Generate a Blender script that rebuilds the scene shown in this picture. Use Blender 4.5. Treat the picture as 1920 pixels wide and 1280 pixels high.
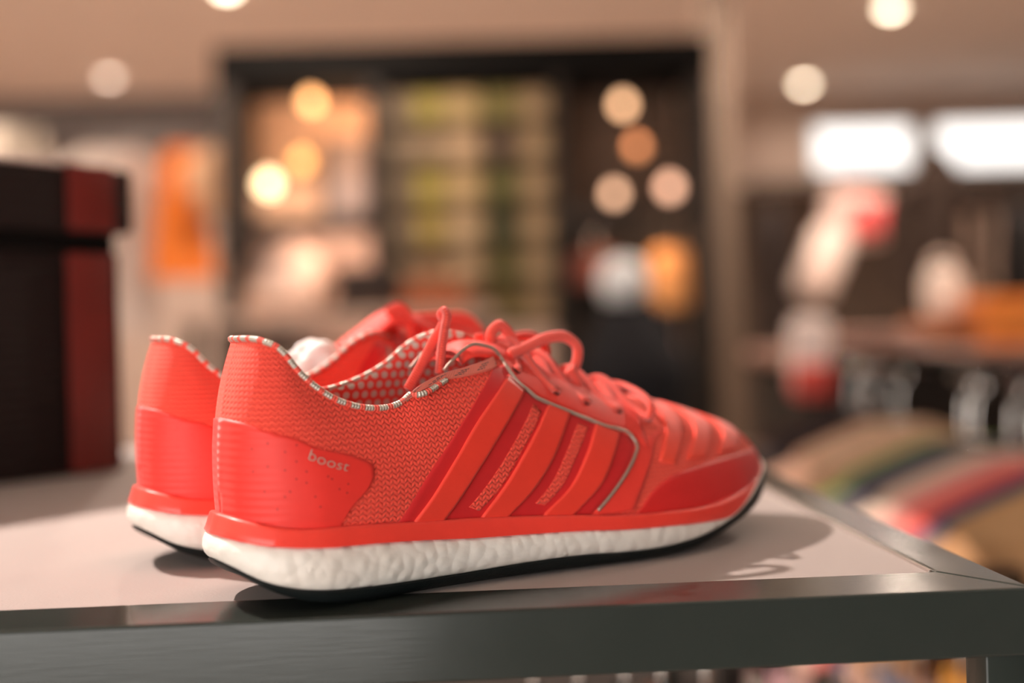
import bpy, bmesh, math, random
import numpy as np
from mathutils import Vector, Matrix

for _o in list(bpy.data.objects):
    bpy.data.objects.remove(_o, do_unlink=True)
SC = bpy.context.scene
COL = SC.collection
random.seed(7)

# ------------------------------------------------------------------ camera
TT = 0.95                      # height of the table top
CZ = TT + 0.109                # camera height
ROLL = 0.025
cam_d = bpy.data.cameras.new('camera')
cam = bpy.data.objects.new('camera', cam_d)
COL.objects.link(cam)
SC.camera = cam
cam.location = (0, 0, CZ)
cam.rotation_euler = (math.pi / 2, ROLL, 0)
cam_d.sensor_width = 36
cam_d.lens = 2133 / 1920 * 36
cam_d.shift_y = -39 / 1920
cam_d.clip_start = 0.02
cam_d.clip_end = 100
cam_d.dof.use_dof = True
cam_d.dof.focus_distance = 0.468
cam_d.dof.aperture_fstop = 2.3
cam_d.dof.aperture_blades = 0

# ------------------------------------------------------------------ world, lights, exposure
SC.view_settings.view_transform = 'Standard'
SC.view_settings.look = 'None'
SC.view_settings.exposure = 0.0
SC.view_settings.gamma = 1.0
SC.view_settings.use_curve_mapping = False

W = bpy.data.worlds.new('daylight')
SC.world = W
W.use_nodes = True
W.node_tree.nodes['Background'].inputs[0].default_value = (1.0, 0.94, 0.89, 1)
W.node_tree.nodes['Background'].inputs[1].default_value = 6.2


def spot(name, loc, target, power, size, blend, radius, color):
    d = bpy.data.lights.new(name, 'SPOT')
    o = bpy.data.objects.new(name, d)
    COL.objects.link(o)
    o.location = loc
    o.rotation_euler = (Vector(target) - Vector(loc)).to_track_quat('-Z', 'Y').to_euler()
    d.energy = power
    d.spot_size = size
    d.spot_blend = blend
    d.shadow_soft_size = radius
    d.color = color
    return o


def area(name, loc, rot, sx, sy, power, color):
    d = bpy.data.lights.new(name, 'AREA')
    o = bpy.data.objects.new(name, d)
    COL.objects.link(o)
    o.location = loc
    o.rotation_euler = rot
    d.shape = 'RECTANGLE'
    d.size = sx
    d.size_y = sy
    d.energy = power
    d.color = color
    return o


# the shop spotlight that throws the shoes' shadows to the right
spot('key_spotlight', (-1.40, 1.25, TT + 1.75), (-0.02, 0.51, TT + 0.03), 425, math.radians(62), 0.5, 0.035, (1.0, 0.82, 0.74))
# daylight enters through an added, unseen opening behind the photographer (portal: guides sampling of the daylight, adds none)
pt_ = area('fill_opening_portal', (-2.1, -2.58, 0.95), (math.pi / 2, 0, math.pi), 4.4, 1.9, 0, (1, 1, 1))
pt_.data.cycles.is_portal = True
# warm ceiling lamps: those in view first, then added ones brightening the shop
DOWN = [(-1.49, 6.12), (2.33, 6.86), (2.37, 9.05), (-2.86, 8.2), (0.2, 5.3), (-2.7, 5.2), (1.6, 4.6), (3.4, 5.2), (-0.9, 3.7), (1.9, 2.6)]
for _k, (_x, _y) in enumerate(DOWN):
    spot('downlight_beam', (_x, _y, 2.83), (_x, _y, 0), (190, 190, 25, 190)[_k] if _k < 4 else (235 if _k < 9 else 150), math.radians(165), 1.0, 0.05, (1.0, 0.80, 0.66))


# ------------------------------------------------------------------ helpers: scene objects
def tag(o, label=None, cat=None, group=None, kind=None):
    if label: o['label'] = label
    if cat: o['category'] = cat
    if group: o['group'] = group
    if kind: o['kind'] = kind
    return o


def empty(name, loc=(0, 0, 0), rz=0.0):
    o = bpy.data.objects.new(name, None)
    COL.objects.link(o)
    o.location = loc
    o.rotation_euler = (0, 0, rz)
    o.empty_display_size = 0.05
    return o


def link(name, mesh, mat=None, parent=None, loc=None, rot=None):
    o = bpy.data.objects.new(name, mesh)
    COL.objects.link(o)
    if mat is not None:
        if len(mesh.materials) == 0:
            mesh.materials.append(mat)
        elif mesh.materials[0] is not mat:
            o.material_slots[0].link = 'OBJECT'
            o.material_slots[0].material = mat
    if parent: o.parent = parent
    if loc is not None: o.location = loc
    if rot is not None: o.rotation_euler = rot
    return o


def mesh_np(name, V, Fc, uv=None, smooth=True):
    me = bpy.data.meshes.new(name)
    me.from_pydata([tuple(map(float, v)) for v in V], [], [tuple(map(int, f)) for f in Fc])
    if uv is not None:
        l = me.uv_layers.new(name='UVMap')
        idx = np.empty(len(me.loops), dtype=np.int32)
        me.loops.foreach_get('vertex_index', idx)
        l.data.foreach_set('uv', np.asarray(uv, dtype=np.float32)[idx].ravel())
    if smooth:
        me.polygons.foreach_set('use_smooth', [True] * len(me.polygons))
    me.update()
    return me


def grid_faces(n, m, close_n=False, flip=False, base=0):
    f = []
    for i in range(n if close_n else n - 1):
        for j in range(m - 1):
            a = base + i * m + j
            b = base + ((i + 1) % n) * m + j
            q = (a, b, b + 1, a + 1)
            f.append(q[::-1] if flip else q)
    return f


class MB:
    """collects simple shapes into one mesh"""
    def __init__(self):
        self.bm = bmesh.new()

    def box(self, c, s, rot=None, bevel=0.0, seg=2):
        r = bmesh.ops.create_cube(self.bm, size=1.0)
        vs = r['verts']
        M = Matrix.Translation(c) @ (Matrix.Rotation(rot, 4, 'Z') if isinstance(rot, (int, float)) else (rot.to_4x4() if rot else Matrix.Identity(4))) @ Matrix.Diagonal((*s, 1))
        bmesh.ops.transform(self.bm, matrix=M, verts=vs)
        if bevel:
            es = list({e for v in vs for e in v.link_edges})
            bmesh.ops.bevel(self.bm, geom=es, offset=bevel, segments=seg, affect='EDGES', profile=0.5)
        return self

    def tube(self, pts, r, n=10, cap=True):
        V, Fc, _ = sweep(pts, r, r, n)
        self.raw(V, Fc)
        return self

    def cyl(self, c, r, h, n=24, r2=None, axis='Z'):
        rr = bmesh.ops.create_cone(self.bm, cap_ends=True, segments=n, radius1=r, radius2=r if r2 is None else r2, depth=h)
        M = Matrix.Translation(c)
        if axis == 'X': M = M @ Matrix.Rotation(math.pi / 2, 4, 'Y')
        if axis == 'Y': M = M @ Matrix.Rotation(-math.pi / 2, 4, 'X')
        bmesh.ops.transform(self.bm, matrix=M, verts=rr['verts'])
        return self

    def ball(self, c, r, s=(1, 1, 1), u=20, v=12):
        rr = bmesh.ops.create_uvsphere(self.bm, u_segments=u, v_segments=v, radius=r)
        bmesh.ops.transform(self.bm, matrix=Matrix.Translation(c) @ Matrix.Diagonal((*s, 1)), verts=rr['verts'])
        return self

    def lathe(self, prof, c=(0, 0, 0), n=28):
        V = []
        for k in range(n):
            a = 2 * math.pi * k / n
            V += [(c[0] + r * math.cos(a), c[1] + r * math.sin(a), c[2] + z) for r, z in prof]
        self.raw(V, grid_faces(n, len(prof), close_n=True))
        return self

    def raw(self, V, Fc):
        bv = [self.bm.verts.new(tuple(map(float, v))) for v in V]
        for f in Fc:
            try:
                self.bm.faces.new([bv[i] for i in f])
            except ValueError:
                pass
        return self

    def mesh(self, name, smooth=None):
        bmesh.ops.remove_doubles(self.bm, verts=self.bm.verts, dist=1e-6)
        bmesh.ops.recalc_face_normals(self.bm, faces=self.bm.faces)
        me = bpy.data.meshes.new(name)
        self.bm.to_mesh(me)
        self.bm.free()
        if smooth is None or smooth:
            me.polygons.foreach_set('use_smooth', [True] * len(me.polygons))
            if smooth is None:
                me.set_sharp_from_angle(angle=math.radians(38))
        return me

    def build(self, name, mat, parent=None, loc=None, rot=None, smooth=None):
        return link(name, self.mesh(name, smooth), mat, parent, loc, rot)


def hermite(t, P, tt):
    """Catmull-Rom (non-uniform finite-difference tangents)"""
    t = np.asarray(t, float); P = np.asarray(P, float)
    if P.ndim == 1: P = P[:, None]; sq = True
    else: sq = False
    m = np.zeros_like(P)
    d = np.diff(P, axis=0) / np.diff(t)[:, None]
    h = np.diff(t)
    m[1:-1] = (d[:-1] * h[1:, None] + d[1:] * h[:-1, None]) / (h[1:] + h[:-1])[:, None]
    m[0] = d[0]; m[-1] = d[-1]
    tt = np.asarray(tt, float)
    i = np.clip(np.searchsorted(t, tt, side='right') - 1, 0, len(t) - 2)
    hh = h[i][:, None]; s = ((tt - t[i]) / h[i])[:, None]
    r = (2 * s**3 - 3 * s**2 + 1) * P[i] + (s**3 - 2 * s**2 + s) * hh * m[i] + (-2 * s**3 + 3 * s**2) * P[i + 1] + (s**3 - s**2) * hh * m[i + 1]
    return r[:, 0] if sq else r


def curve(P, n):
    """smooth resampling of a control polygon by arc length"""
    P = np.asarray(P, float)
    d = np.r_[0, np.cumsum(np.linalg.norm(np.diff(P, axis=0), axis=1))]
    q = hermite(d, P, np.linspace(0, d[-1], n * 4))
    d = np.r_[0, np.cumsum(np.linalg.norm(np.diff(q, axis=0), axis=1))]
    tt = np.linspace(0, d[-1], n)
    return np.stack([np.interp(tt, d, q[:, k]) for k in range(P.shape[1])], 1)


def sweep(pts, rw, rh, n=10, up=(0, 0, 1), closed=False, taper=None):
    """tube of oval section along pts; uv = (arc length, angle)"""
    P = np.asarray(pts, float); N = len(P)
    T = np.gradient(P, axis=0); T /= np.linalg.norm(T, axis=1)[:, None] + 1e-12
    V = []; U = []
    u = np.cross(T[0], np.asarray(up, float)); 
    if np.linalg.norm(u) < 1e-4: u = np.cross(T[0], (1, 0, 0))
    s = np.r_[0, np.cumsum(np.linalg.norm(np.diff(P, axis=0), axis=1))]
    for i in range(N):
        u = u - T[i] * (u @ T[i]); u /= np.linalg.norm(u) + 1e-12
        w = np.cross(T[i], u)
        k = 1 if taper is None else taper(i / (N - 1))
        for j in range(n):
            a = 2 * math.pi * j / n
            V.append(P[i] + k * (rw * math.cos(a) * u + rh * math.sin(a) * w)); U.append((s[i], j / n))
    Fc = []
    for i in range(N - 1):
        for j in range(n):
            a = i * n + j; b = i * n + (j + 1) % n
            Fc.append((a, b, b + n, a + n))
    Fc.append(tuple(range(n))[::-1]); Fc.append(tuple((N - 1) * n + j for j in range(n)))
    return np.array(V), Fc, np.array(U)


# ------------------------------------------------------------------ helpers: materials
class X:
    """tiny expression wrapper round Math nodes"""
    nt = None
    def __init__(self, s): self.s = s
    @staticmethod
    def m(op, *a, clamp=False):
        n = X.nt.nodes.new('ShaderNodeMath'); n.operation = op; n.use_clamp = clamp
        for k, v in enumerate(a):
            if isinstance(v, X): X.nt.links.new(v.s, n.inputs[k])
            else: n.inputs[k].default_value = float(v)
        return X(n.outputs[0])
    def __add__(s, o): return X.m('ADD', s, o)
    def __radd__(s, o): return X.m('ADD', o, s)
    def __sub__(s, o): return X.m('SUBTRACT', s, o)
    def __rsub__(s, o): return X.m('SUBTRACT', o, s)
    def __mul__(s, o): return X.m('MULTIPLY', s, o)
    def __rmul__(s, o): return X.m('MULTIPLY', o, s)
    def __truediv__(s, o): return X.m('DIVIDE', s, o)
    def gt(s, o): return X.m('GREATER_THAN', s, o)
    def lt(s, o): return X.m('LESS_THAN', s, o)
    def sin(s): return X.m('SINE', s)
    def abs(s): return X.m('ABSOLUTE', s)
    def fract(s): return X.m('FRACT', s)
    def floor(s): return X.m('FLOOR', s)
    def pow(s, o): return X.m('POWER', s, o)
    def pingpong(s, o): return X.m('PINGPONG', s, o)
    def smooth(s, a, b):
        n = X.nt.nodes.new('ShaderNodeMapRange'); n.interpolation_type = 'SMOOTHSTEP'
        X.nt.links.new(s.s, n.inputs[0]); n.inputs[1].default_value = a; n.inputs[2].default_value = b
        return X(n.outputs[0])


def newmat(name, rgb, rough=0.6, metal=0.0, spec=0.5, coat=0.0, sheen=0.0, emit=None, estr=0.0, alpha=None, trans=0.0):
    m = bpy.data.materials.new(name); m.use_nodes = True
    nt = m.node_tree; b = nt.nodes['Principled BSDF']
    b.inputs['Base Color'].default_value = (*rgb, 1)
    b.inputs['Roughness'].default_value = rough
    b.inputs['Metallic'].default_value = metal
    b.inputs['Specular IOR Level'].default_value = spec
    b.inputs['Coat Weight'].default_value = coat
    b.inputs['Sheen Weight'].default_value = sheen
    b.inputs['Transmission Weight'].default_value = trans
    if emit:
        b.inputs['Emission Color'].default_value = (*emit, 1)
        b.inputs['Emission Strength'].default_value = estr
    X.nt = nt
    return m, nt, b


def noise(nt, scale, detail=3, coord='Object', rough=0.5):
    tc = nt.nodes.new('ShaderNodeTexCoord'); n = nt.nodes.new('ShaderNodeTexNoise')
    n.inputs['Scale'].default_value = scale; n.inputs['Detail'].default_value = detail; n.inputs['Roughness'].default_value = rough
    nt.links.new(tc.outputs[coord], n.inputs['Vector'])
    return X(n.outputs[0])


def uvx(nt):
    tc = nt.nodes.new('ShaderNodeTexCoord'); s = nt.nodes.new('ShaderNodeSeparateXYZ')
    nt.links.new(tc.outputs['UV'], s.inputs[0])
    return X(s.outputs[0]), X(s.outputs[1])


def bump(nt, b, h, dist, strength=1.0):
    n = nt.nodes.new('ShaderNodeBump'); n.inputs['Distance'].default_value = dist; n.inputs['Strength'].default_value = strength
    nt.links.new(h.s, n.inputs['Height']); nt.links.new(n.outputs[0], b.inputs['Normal'])


def mixcol(nt, f, c1, c2, out=None):
    n = nt.nodes.new('ShaderNodeMix'); n.data_type = 'RGBA'
    nt.links.new(f.s, n.inputs[0])
    for k, c in ((6, c1), (7, c2)):
        if isinstance(c, tuple): n.inputs[k].default_value = (*c, 1)
        else: nt.links.new(c, n.inputs[k])
    if out is not None: nt.links.new(n.outputs[2], out)
    return n.outputs[2]


_mc = {}
def srgb(r, g, b):
    f = lambda c: (c / 255 / 12.92) if c / 255 <= 0.04045 else ((c / 255 + 0.055) / 1.055) ** 2.4
    return (f(r), f(g), f(b))


def cloth(rgb, rough=0.85, scale=40):
    """woven cloth: colour with a little mottling and fine relief"""
    k = ('cloth', rgb, rough)
    if k in _mc: return _mc[k]
    m, nt, b = newmat('cloth', rgb, rough, sheen=0.2 * max(rgb), spec=0.15)
    n = noise(nt, scale, 4)
    mixcol(nt, n, tuple(c * 0.82 for c in rgb), tuple(min(1, c * 1.12) for c in rgb), b.inputs['Base Color'])
    bump(nt, b, noise(nt, 900, 2), 0.0008)
    _mc[k] = m
    return m


def paint(rgb, rough=0.45, metal=0.0, scale=8, amp=0.06, spec=0.5, coat=0.0):
    k = ('paint', rgb, rough, metal, scale, amp, spec, coat)
    if k in _mc: return _mc[k]
    m, nt, b = newmat('paint', rgb, rough, metal, spec, coat)
    n = noise(nt, scale, 4)
    mixcol(nt, n, tuple(c * (1 - amp) for c in rgb), tuple(min(1, c * (1 + amp)) for c in rgb), b.inputs['Base Color'])
    _mc[k] = m
    return m


def glow(rgb, strength):
    k = ('glow', rgb, strength)
    if k in _mc: return _mc[k]
    m, nt, b = newmat('lamp_glow', rgb, 0.5, emit=rgb, estr=strength)
    _mc[k] = m
    return m


FPX = 2133.0
def at(px, py, Y):
    """point at depth Y seen at a place of the 1920x1280 photograph (used to read off real positions)"""
    dx, dy = px - 960, py - 601
    c, s = math.cos(ROLL), math.sin(ROLL)
    return Vector(((c * dx - s * dy) / FPX * Y, Y, CZ - (s * dx + c * dy) / FPX * Y))


def struct(o):
    o['kind'] = 'structure'
    return o


# ================================================================== the room
M_CEIL = paint((0.90, 0.79, 0.71), 0.9, scale=2, amp=0.05)
M_WALL = paint((0.56, 0.44, 0.37), 0.9, scale=2, amp=0.06)
M_WALLD = paint((0.08, 0.055, 0.04), 0.9, scale=2, amp=0.1)
M_FLOOR = paint((0.34, 0.26, 0.21), 0.5, scale=3, amp=0.2)
M_GREYB = paint((0.22, 0.21, 0.21), 0.9, scale=2)
M_BLACK = paint((0.006, 0.0055, 0.005), 0.7, scale=6, amp=0.2, spec=.06)
M_BLACKW = paint((0.026, 0.021, 0.017), 0.6, scale=6, amp=0.2, spec=.2)
M_GLASS, _nt, _b = newmat('window_glass', (.30, .30, .30), 0.0, trans=1.0)
_b.inputs['IOR'].default_value = 1.05
M_WHITEP = paint((0.75, 0.72, 0.68), 0.5)

RX0, RX1, RY0, RY1, RZ = -4.4, 5.4, -2.6, 9.6, 2.9
struct(MB().box(((RX0 + RX1) / 2, (RY0 + RY1) / 2, -.05), (RX1 - RX0, RY1 - RY0, .1)).build('floor', M_FLOOR))
struct(MB().box(((RX0 + RX1) / 2, (RY0 + RY1) / 2, RZ + .05), (RX1 - RX0, RY1 - RY0, .1)).build('ceiling', M_CEIL))
struct(MB().box((RX0 - .05, (RY0 + RY1) / 2, RZ / 2), (.1, RY1 - RY0, RZ)).build('wall_left', M_WALL))
struct(MB().box((RX1 + .05, (RY0 + RY1) / 2, RZ / 2), (.1, RY1 - RY0, RZ)).build('wall_right', M_WALLD))
# front wall behind the photographer, its unseen left opening shaped for fill light
FW0, FW1, FWZ0, FWZ1 = -4.3, 0.1, .02, 1.9
wf = MB()
wf.box(((RX0 + RX1) / 2, RY0 - .06, FWZ0 / 2), (RX1 - RX0, .12, FWZ0))
wf.box(((RX0 + RX1) / 2, RY0 - .06, (FWZ1 + RZ) / 2), (RX1 - RX0, .12, RZ - FWZ1))
for a, b in ((RX0, FW0), (FW1, RX1)):
    wf.box(((a + b) / 2, RY0 - .06, (FWZ0 + FWZ1) / 2), (b - a, .12, FWZ1 - FWZ0))
struct(wf.build('wall_front', M_WALLD))
# back wall in pieces round two high windows
WZ0, WZ1 = 2.22, 2.67
w1 = (2.55, 3.46); w2 = (3.56, 4.75)
wb = MB()
wb.box(((RX0 + RX1) / 2, RY1 + .06, WZ0 / 2), (RX1 - RX0, .12, WZ0))
wb.box(((RX0 + RX1) / 2, RY1 + .06, (WZ1 + RZ) / 2), (RX1 - RX0, .12, RZ - WZ1))
for a, b in ((RX0, w1[0]), (w1[1], w2[0]), (w2[1], RX1)):
    wb.box(((a + b) / 2, RY1 + .06, (WZ0 + WZ1) / 2), (b - a, .12, WZ1 - WZ0))
struct(wb.build('wall_back', M_WALL))
for i, (a, b) in enumerate((w1, w2)):
    wr = struct(empty('window_%d' % (i + 1), ((a + b) / 2, RY1 + .03, WZ0)))
    f = MB(); hw = (b - a) / 2; h = WZ1 - WZ0
    for x in (-hw + .02, hw - .02): f.box((x, 0, h / 2), (.04, .06, h))
    for z in (.02, h - .02): f.box((0, 0, z), (2 * hw, .06, .04))
    f.build('window_frame', M_WHITEP, wr)
    MB().box((0, .02, h / 2), (2 * hw - .08, .006, h - .08)).build('pane', M_GLASS, wr)
# lowered grey bulkhead on the left, dark fixture wall on the right
struct(MB().box((-3.25, 9.25, 2.70), (2.3, .5, .40), bevel=.02).build('trim_1', M_GREYB))
struct(MB().box((3.6, 9.2, 1.03), (4.2, .4, 2.06)).build('wall_partition', M_WALLD))
# square column beside the display frame
struct(MB().box((at(1350, 400, 5.2).x, 5.2, RZ / 2), (.125, .125, RZ), bevel=.006).build('trim_2', paint((0.22, 0.155, 0.11), 0.7, scale=5, amp=.12)))


tag(MB().box((.5, 3.0, .006), (2.6, 3.2, .012), bevel=.004).build('shade_mat', paint((.025, .02, .018), .9, scale=60, amp=.3)), 'large added dark mat standing in for shade on the floor beyond the table', 'mat')  # put in to darken the floor seen below the table; no mat known

# ================================================================== the display table
M_PANEL, nt, b = newmat('white_laminate', (0.50, 0.46, 0.43), 0.6, spec=0.06)
mixcol(nt, noise(nt, 3, 5), (0.375, 0.335, 0.315), (0.40, 0.36, 0.34), b.inputs['Base Color'])
bump(nt, b, noise(nt, 900, 2), 0.0001)
M_STEEL, nt, b = newmat('grey_lacquered_steel', (0.045, 0.055, 0.049), 0.22, spec=0.38)
n_ = noise(nt, 14, 6, rough=.7)
mixcol(nt, n_, (0.022, 0.029, 0.026), (0.034, 0.041, 0.036), b.inputs['Base Color'])
nt.links.new((0.11 + noise(nt, 35, 5) * 0.12).s, b.inputs['Roughness'])
# fine scratches
tcs = nt.nodes.new('ShaderNodeTexCoord'); mp = nt.nodes.new('ShaderNodeMapping'); mp.inputs['Scale'].default_value = (6, 140, 140); mp.inputs['Rotation'].default_value = (0, 0.4, 0.5)
ns = nt.nodes.new('ShaderNodeTexNoise'); ns.inputs['Scale'].default_value = 9; ns.inputs['Detail'].default_value = 4
nt.links.new(tcs.outputs['Object'], mp.inputs[0]); nt.links.new(mp.outputs[0], ns.inputs[0])
bump(nt, b, X(ns.outputs[0]) * 0.6 + noise(nt, 900, 2) * 0.1, 0.00006)

TROT = math.radians(3.9)
corner = Vector((0.2007, 0.4432, TT))            # front right outer corner of the frame
table = tag(empty('display_table', (corner.x, corner.y, 0), TROT), 'shop display table with grey steel frame and pale inset top under the red sneakers', 'table')
TL_, TD_ = 1.15, 0.68            # length to the left, depth to the rear
RW, SW, RH = 0.0335, 0.0245, 0.0265
def rail(name, x0, x1, y0, y1, mitre_l=0, mitre_r=0, axis='x'):
    """steel box rail with mitred ends, top at TT"""
    m = MB()
    z0, z1 = TT - RH, TT
    if axis == 'x':
        pts = [(x0, y0), (x1, y0), (x1 - mitre_r, y1), (x0 + mitre_l, y1)]
    else:
        pts = [(x0, y0), (x1, y0 - mitre_l), (x1, y1 + mitre_r), (x0, y1)]
    V = [(x, y, z) for z in (z0, z1) for x, y in pts]
    m.raw(V, [(3, 2, 1, 0), (4, 5, 6, 7), (0, 1, 5, 4), (1, 2, 6, 5), (2, 3, 7, 6), (3, 0, 4, 7)])
    bmesh.ops.recalc_face_normals(m.bm, faces=m.bm.faces)
    bmesh.ops.bevel(m.bm, geom=list(m.bm.edges), offset=.0012, segments=3, affect='EDGES', profile=.5)
    o = m.build(name, M_STEEL, table)
    for f in o.data.polygons:
        if f.area > 2e-4: f.use_smooth = False
    return o
G = 0.0003
rail('front_rail', -TL_, 0, 0, RW, SW, SW - G, 'x')
rail('rear_rail', -TL_ + 0, 0, TD_, TD_ - RW, SW, SW - G, 'x')
rail('side_rail', -SW + G, 0, RW, TD_ - RW, RW - 2 * G, RW - 2 * G, 'y')
rail('side_rail', -TL_ + SW, -TL_, RW, TD_ - RW, RW, RW, 'y')
MB().box((-TL_ / 2, TD_ / 2, TT - .0095), (TL_ - 2 * SW - .004, TD_ - 2 * RW - .0005, .0180), bevel=.0008).build('table_panel', M_PANEL, table)
# bright sealing strip beside the side rail
MB().box((-SW - .0016, TD_ / 2, TT - .0045), (.0018, TD_ - 2 * RW - .002, .0100), bevel=.0006).build('edge_strip', paint((0.42, 0.37, 0.33), .25, metal=.5), table)
for x in (-.0100, -TL_ + .0100):
    for y in (.0110, TD_ - .0110):
        MB().box((x, y, (TT - RH) / 2), (.018, .018, TT - RH), bevel=.001).build('leg', M_STEEL, table)


# ================================================================== shoe surface (metres, shoe space: x heel->toe, y<0 lateral, z up)
#@GEOM
LAT = np.array([(0, 0), (.003, -.0145), (.012, -.027), (.028, -.0345), (.05, -.0365), (.085, -.037), (.12, -.040), (.15, -.0445), (.18, -.049), (.21, -.0505), (.235, -.0475), (.255, -.0412), (.273, -.0315), (.2895, -.0195), (.301, -.004), (.3060, .011)])
MED = np.array([(0, 0), (.003, .0145), (.012, .026), (.028, .033), (.05, .034), (.085, .0325), (.12, .0325), (.15, .036), (.18, .0425), (.215, .047), (.245, .0475), (.268, .0435), (.2855, .0355), (.299, .025), (.3060, .011)])
ZX = [0, .01, .02, .036, .05, .063, .10, .126, .15, .17, .20, .22, .24, .257, .272, .288, .3060]
ZB = [.0145, .0085, .0045, .001, 0, 0, 0, .0, .0, .0, .0006, .0030, .0070, .0110, .0152, .0210, .0275]
Z1 = [.0185, .0125, .0095, .0073, .0065, .006, .0057, .0063, .0063, .0053, .0055, .0078, .0130, .0190, .0245, .0295, .0340]
Z2 = [.0285, .0263, .0250, .0237, .0232, .0224, .0193, .018, .0168, .0152, .0139, .0130, .0134, .0192, .0247, .0297, .0342]
Z3 = [.0365, .0338, .0318, .0312, .0306, .0297, .0274, .0255, .0235, .0215, .0203, .0199, .0213, .0234, .0260, .0302, .0345]


_OC = {}
def _odense(side):
    if side in _OC: return _OC[side]
    P = LAT if side < 0 else MED
    d = np.r_[0, np.cumsum(np.linalg.norm(np.diff(P, axis=0), axis=1))]
    q = hermite(d, P, np.linspace(0, d[-1], 1200))
    e = np.r_[0, np.cumsum(np.linalg.norm(np.diff(q, axis=0), axis=1))]
    g = np.gradient(q, axis=0); g /= np.linalg.norm(g, axis=1)[:, None]
    if side < 0: nn = np.stack([g[:, 1], -g[:, 0]], 1)
    else: nn = np.stack([-g[:, 1], g[:, 0]], 1)
    nn[0] = (-1, 0); nn[-1] = (1, 0)
    _OC[side] = (q, e, nn)
    return _OC[side]


def outline(side, u):
    q, e, nn = _odense(side)
    tt = np.asarray(u) * e[-1]
    xy = np.stack([np.interp(tt, e, q[:, k]) for k in (0, 1)], 1)
    no = np.stack([np.interp(tt, e, nn[:, k]) for k in (0, 1)], 1)
    no /= np.linalg.norm(no, axis=1)[:, None]
    return xy, no, tt


def zlev(Z, x):
    return hermite(ZX, Z, np.clip(x, 0, .3060))


_UU = np.linspace(0, 1, 1500)
_UX = {s: np.maximum.accumulate(outline(s, _UU)[0][:, 0]) for s in (-1, 1)}
def u_of_x(side, x): return np.interp(x, _UX[side], _UU)


TOPC = [(.142, 0, .0945), (.158, .001, .0875), (.186, .003, .0765), (.21, .003, .0712), (.234, .004, .0660), (.258, .005, .0592), (.278, .006, .0533), (.2905, .008, .0490), (.2985, .010, .0450), (.3015, .011, .0410)]
TOPX = [.145, .16, .186, .21, .235, .26, .275, .287, .298, .3060]
TL = [(0, .0125, 0, .1045), (.003, .0135, -.008, .1045), (.012, .0165, -.0155, .1035), (.022, .0225, -.020, .0995), (.03, .029, -.0225, .0905), (.04, .039, -.0245, .0818), (.055, .055, -.026, .0757), (.0705, .0705, -.0265, .0766), (.082, .0795, -.0265, .0830), (.092, .0895, -.0255, .0868), (.105, .1035, -.0235, .0892), (.118, .1165, -.020, .0915), (.131, .129, -.012, .0935)]
TM = [(0, .0125, 0, .1045), (.003, .0135, .008, .1045), (.012, .0165, .0155, .1035), (.022, .0225, .020, .0995), (.03, .029, .022, .092), (.04, .039, .0235, .0845), (.055, .055, .0245, .0805), (.073, .074, .0245, .0835), (.09, .09, .023, .0905), (.105, .104, .0215, .1005), (.118, .117, .018, .1045), (.131, .1295, .0105, .1015)]


def top_curve(side, u):
    K = TL if side < 0 else TM
    xs = [k[0] for k in K] + TOPX
    P = np.array([k[1:] for k in K] + TOPC)
    t = u_of_x(side, np.array(xs)); t[0] = 0; t[-1] = 1
    for i in range(1, len(t)): t[i] = max(t[i], t[i - 1] + 1e-4)
    return hermite(t, P, u)


def sstep(x, a, b):
    t = np.clip((x - a) / (b - a), 0, 1)
    return t * t * (3 - 2 * t)


def surf(side, u, v, off=0.0):
    """point on the upper; u along the foot, v from sole to collar / centre line"""
    u = np.atleast_1d(np.asarray(u, float)); v = np.atleast_1d(np.asarray(v, float))
    xy, no, _ = outline(side, u)
    x = xy[:, 0]
    inset = .0045 - .0032 * sstep(x, .235, .285)
    B = np.c_[xy - no * inset[:, None], zlev(Z3, x) - .003]
    T = top_curve(side, u)
    th = v * math.pi / 2
    g = sstep(x, .085, .165)
    ex = 3.4 + (2.1 - 3.4) * sstep(x, .004, .04)
    a0 = v ** ex
    pf = 1.0 + .25 * sstep(x, .26, .31)
    a1 = 1 - np.maximum(np.cos(th), 0) ** pf
    b1 = np.sin(th) ** (1.0 - .1 * sstep(x, .22, .3))
    a = a0 * (1 - g) + a1 * g
    b = v * (1 - g) + b1 * g
    P = np.empty((len(u), 3))
    P[:, :2] = B[:, :2] + (T[:, :2] - B[:, :2]) * a[:, None]
    P[:, 2] = B[:, 2] + (T[:, 2] - B[:, 2]) * b
    bul = (.0012 + .0022 * sstep(x, .01, .05)) * (1 - g) * np.sin(np.pi * np.clip(v, 0, 1) ** .8) - .0012 * g * np.sin(np.pi * v) * sstep(x, .1, .2)
    P[:, :2] += no * bul[:, None]
    return P


def surf_n(side, u, v):
    u = np.atleast_1d(np.asarray(u, float)); v = np.atleast_1d(np.asarray(v, float))
    e = 2e-3
    du = surf(side, np.clip(u + e, 0, 1), v) - surf(side, np.clip(u - e, 0, 1), v)
    dv = surf(side, u, np.clip(v + e, 0, 1)) - surf(side, u, np.clip(v - e, 0, 1))
    n = np.cross(du, dv) if side < 0 else np.cross(dv, du)
    n[u < 1e-6, 1] = 0
    n /= np.linalg.norm(n, axis=1)[:, None] + 1e-12
    return n
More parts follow.
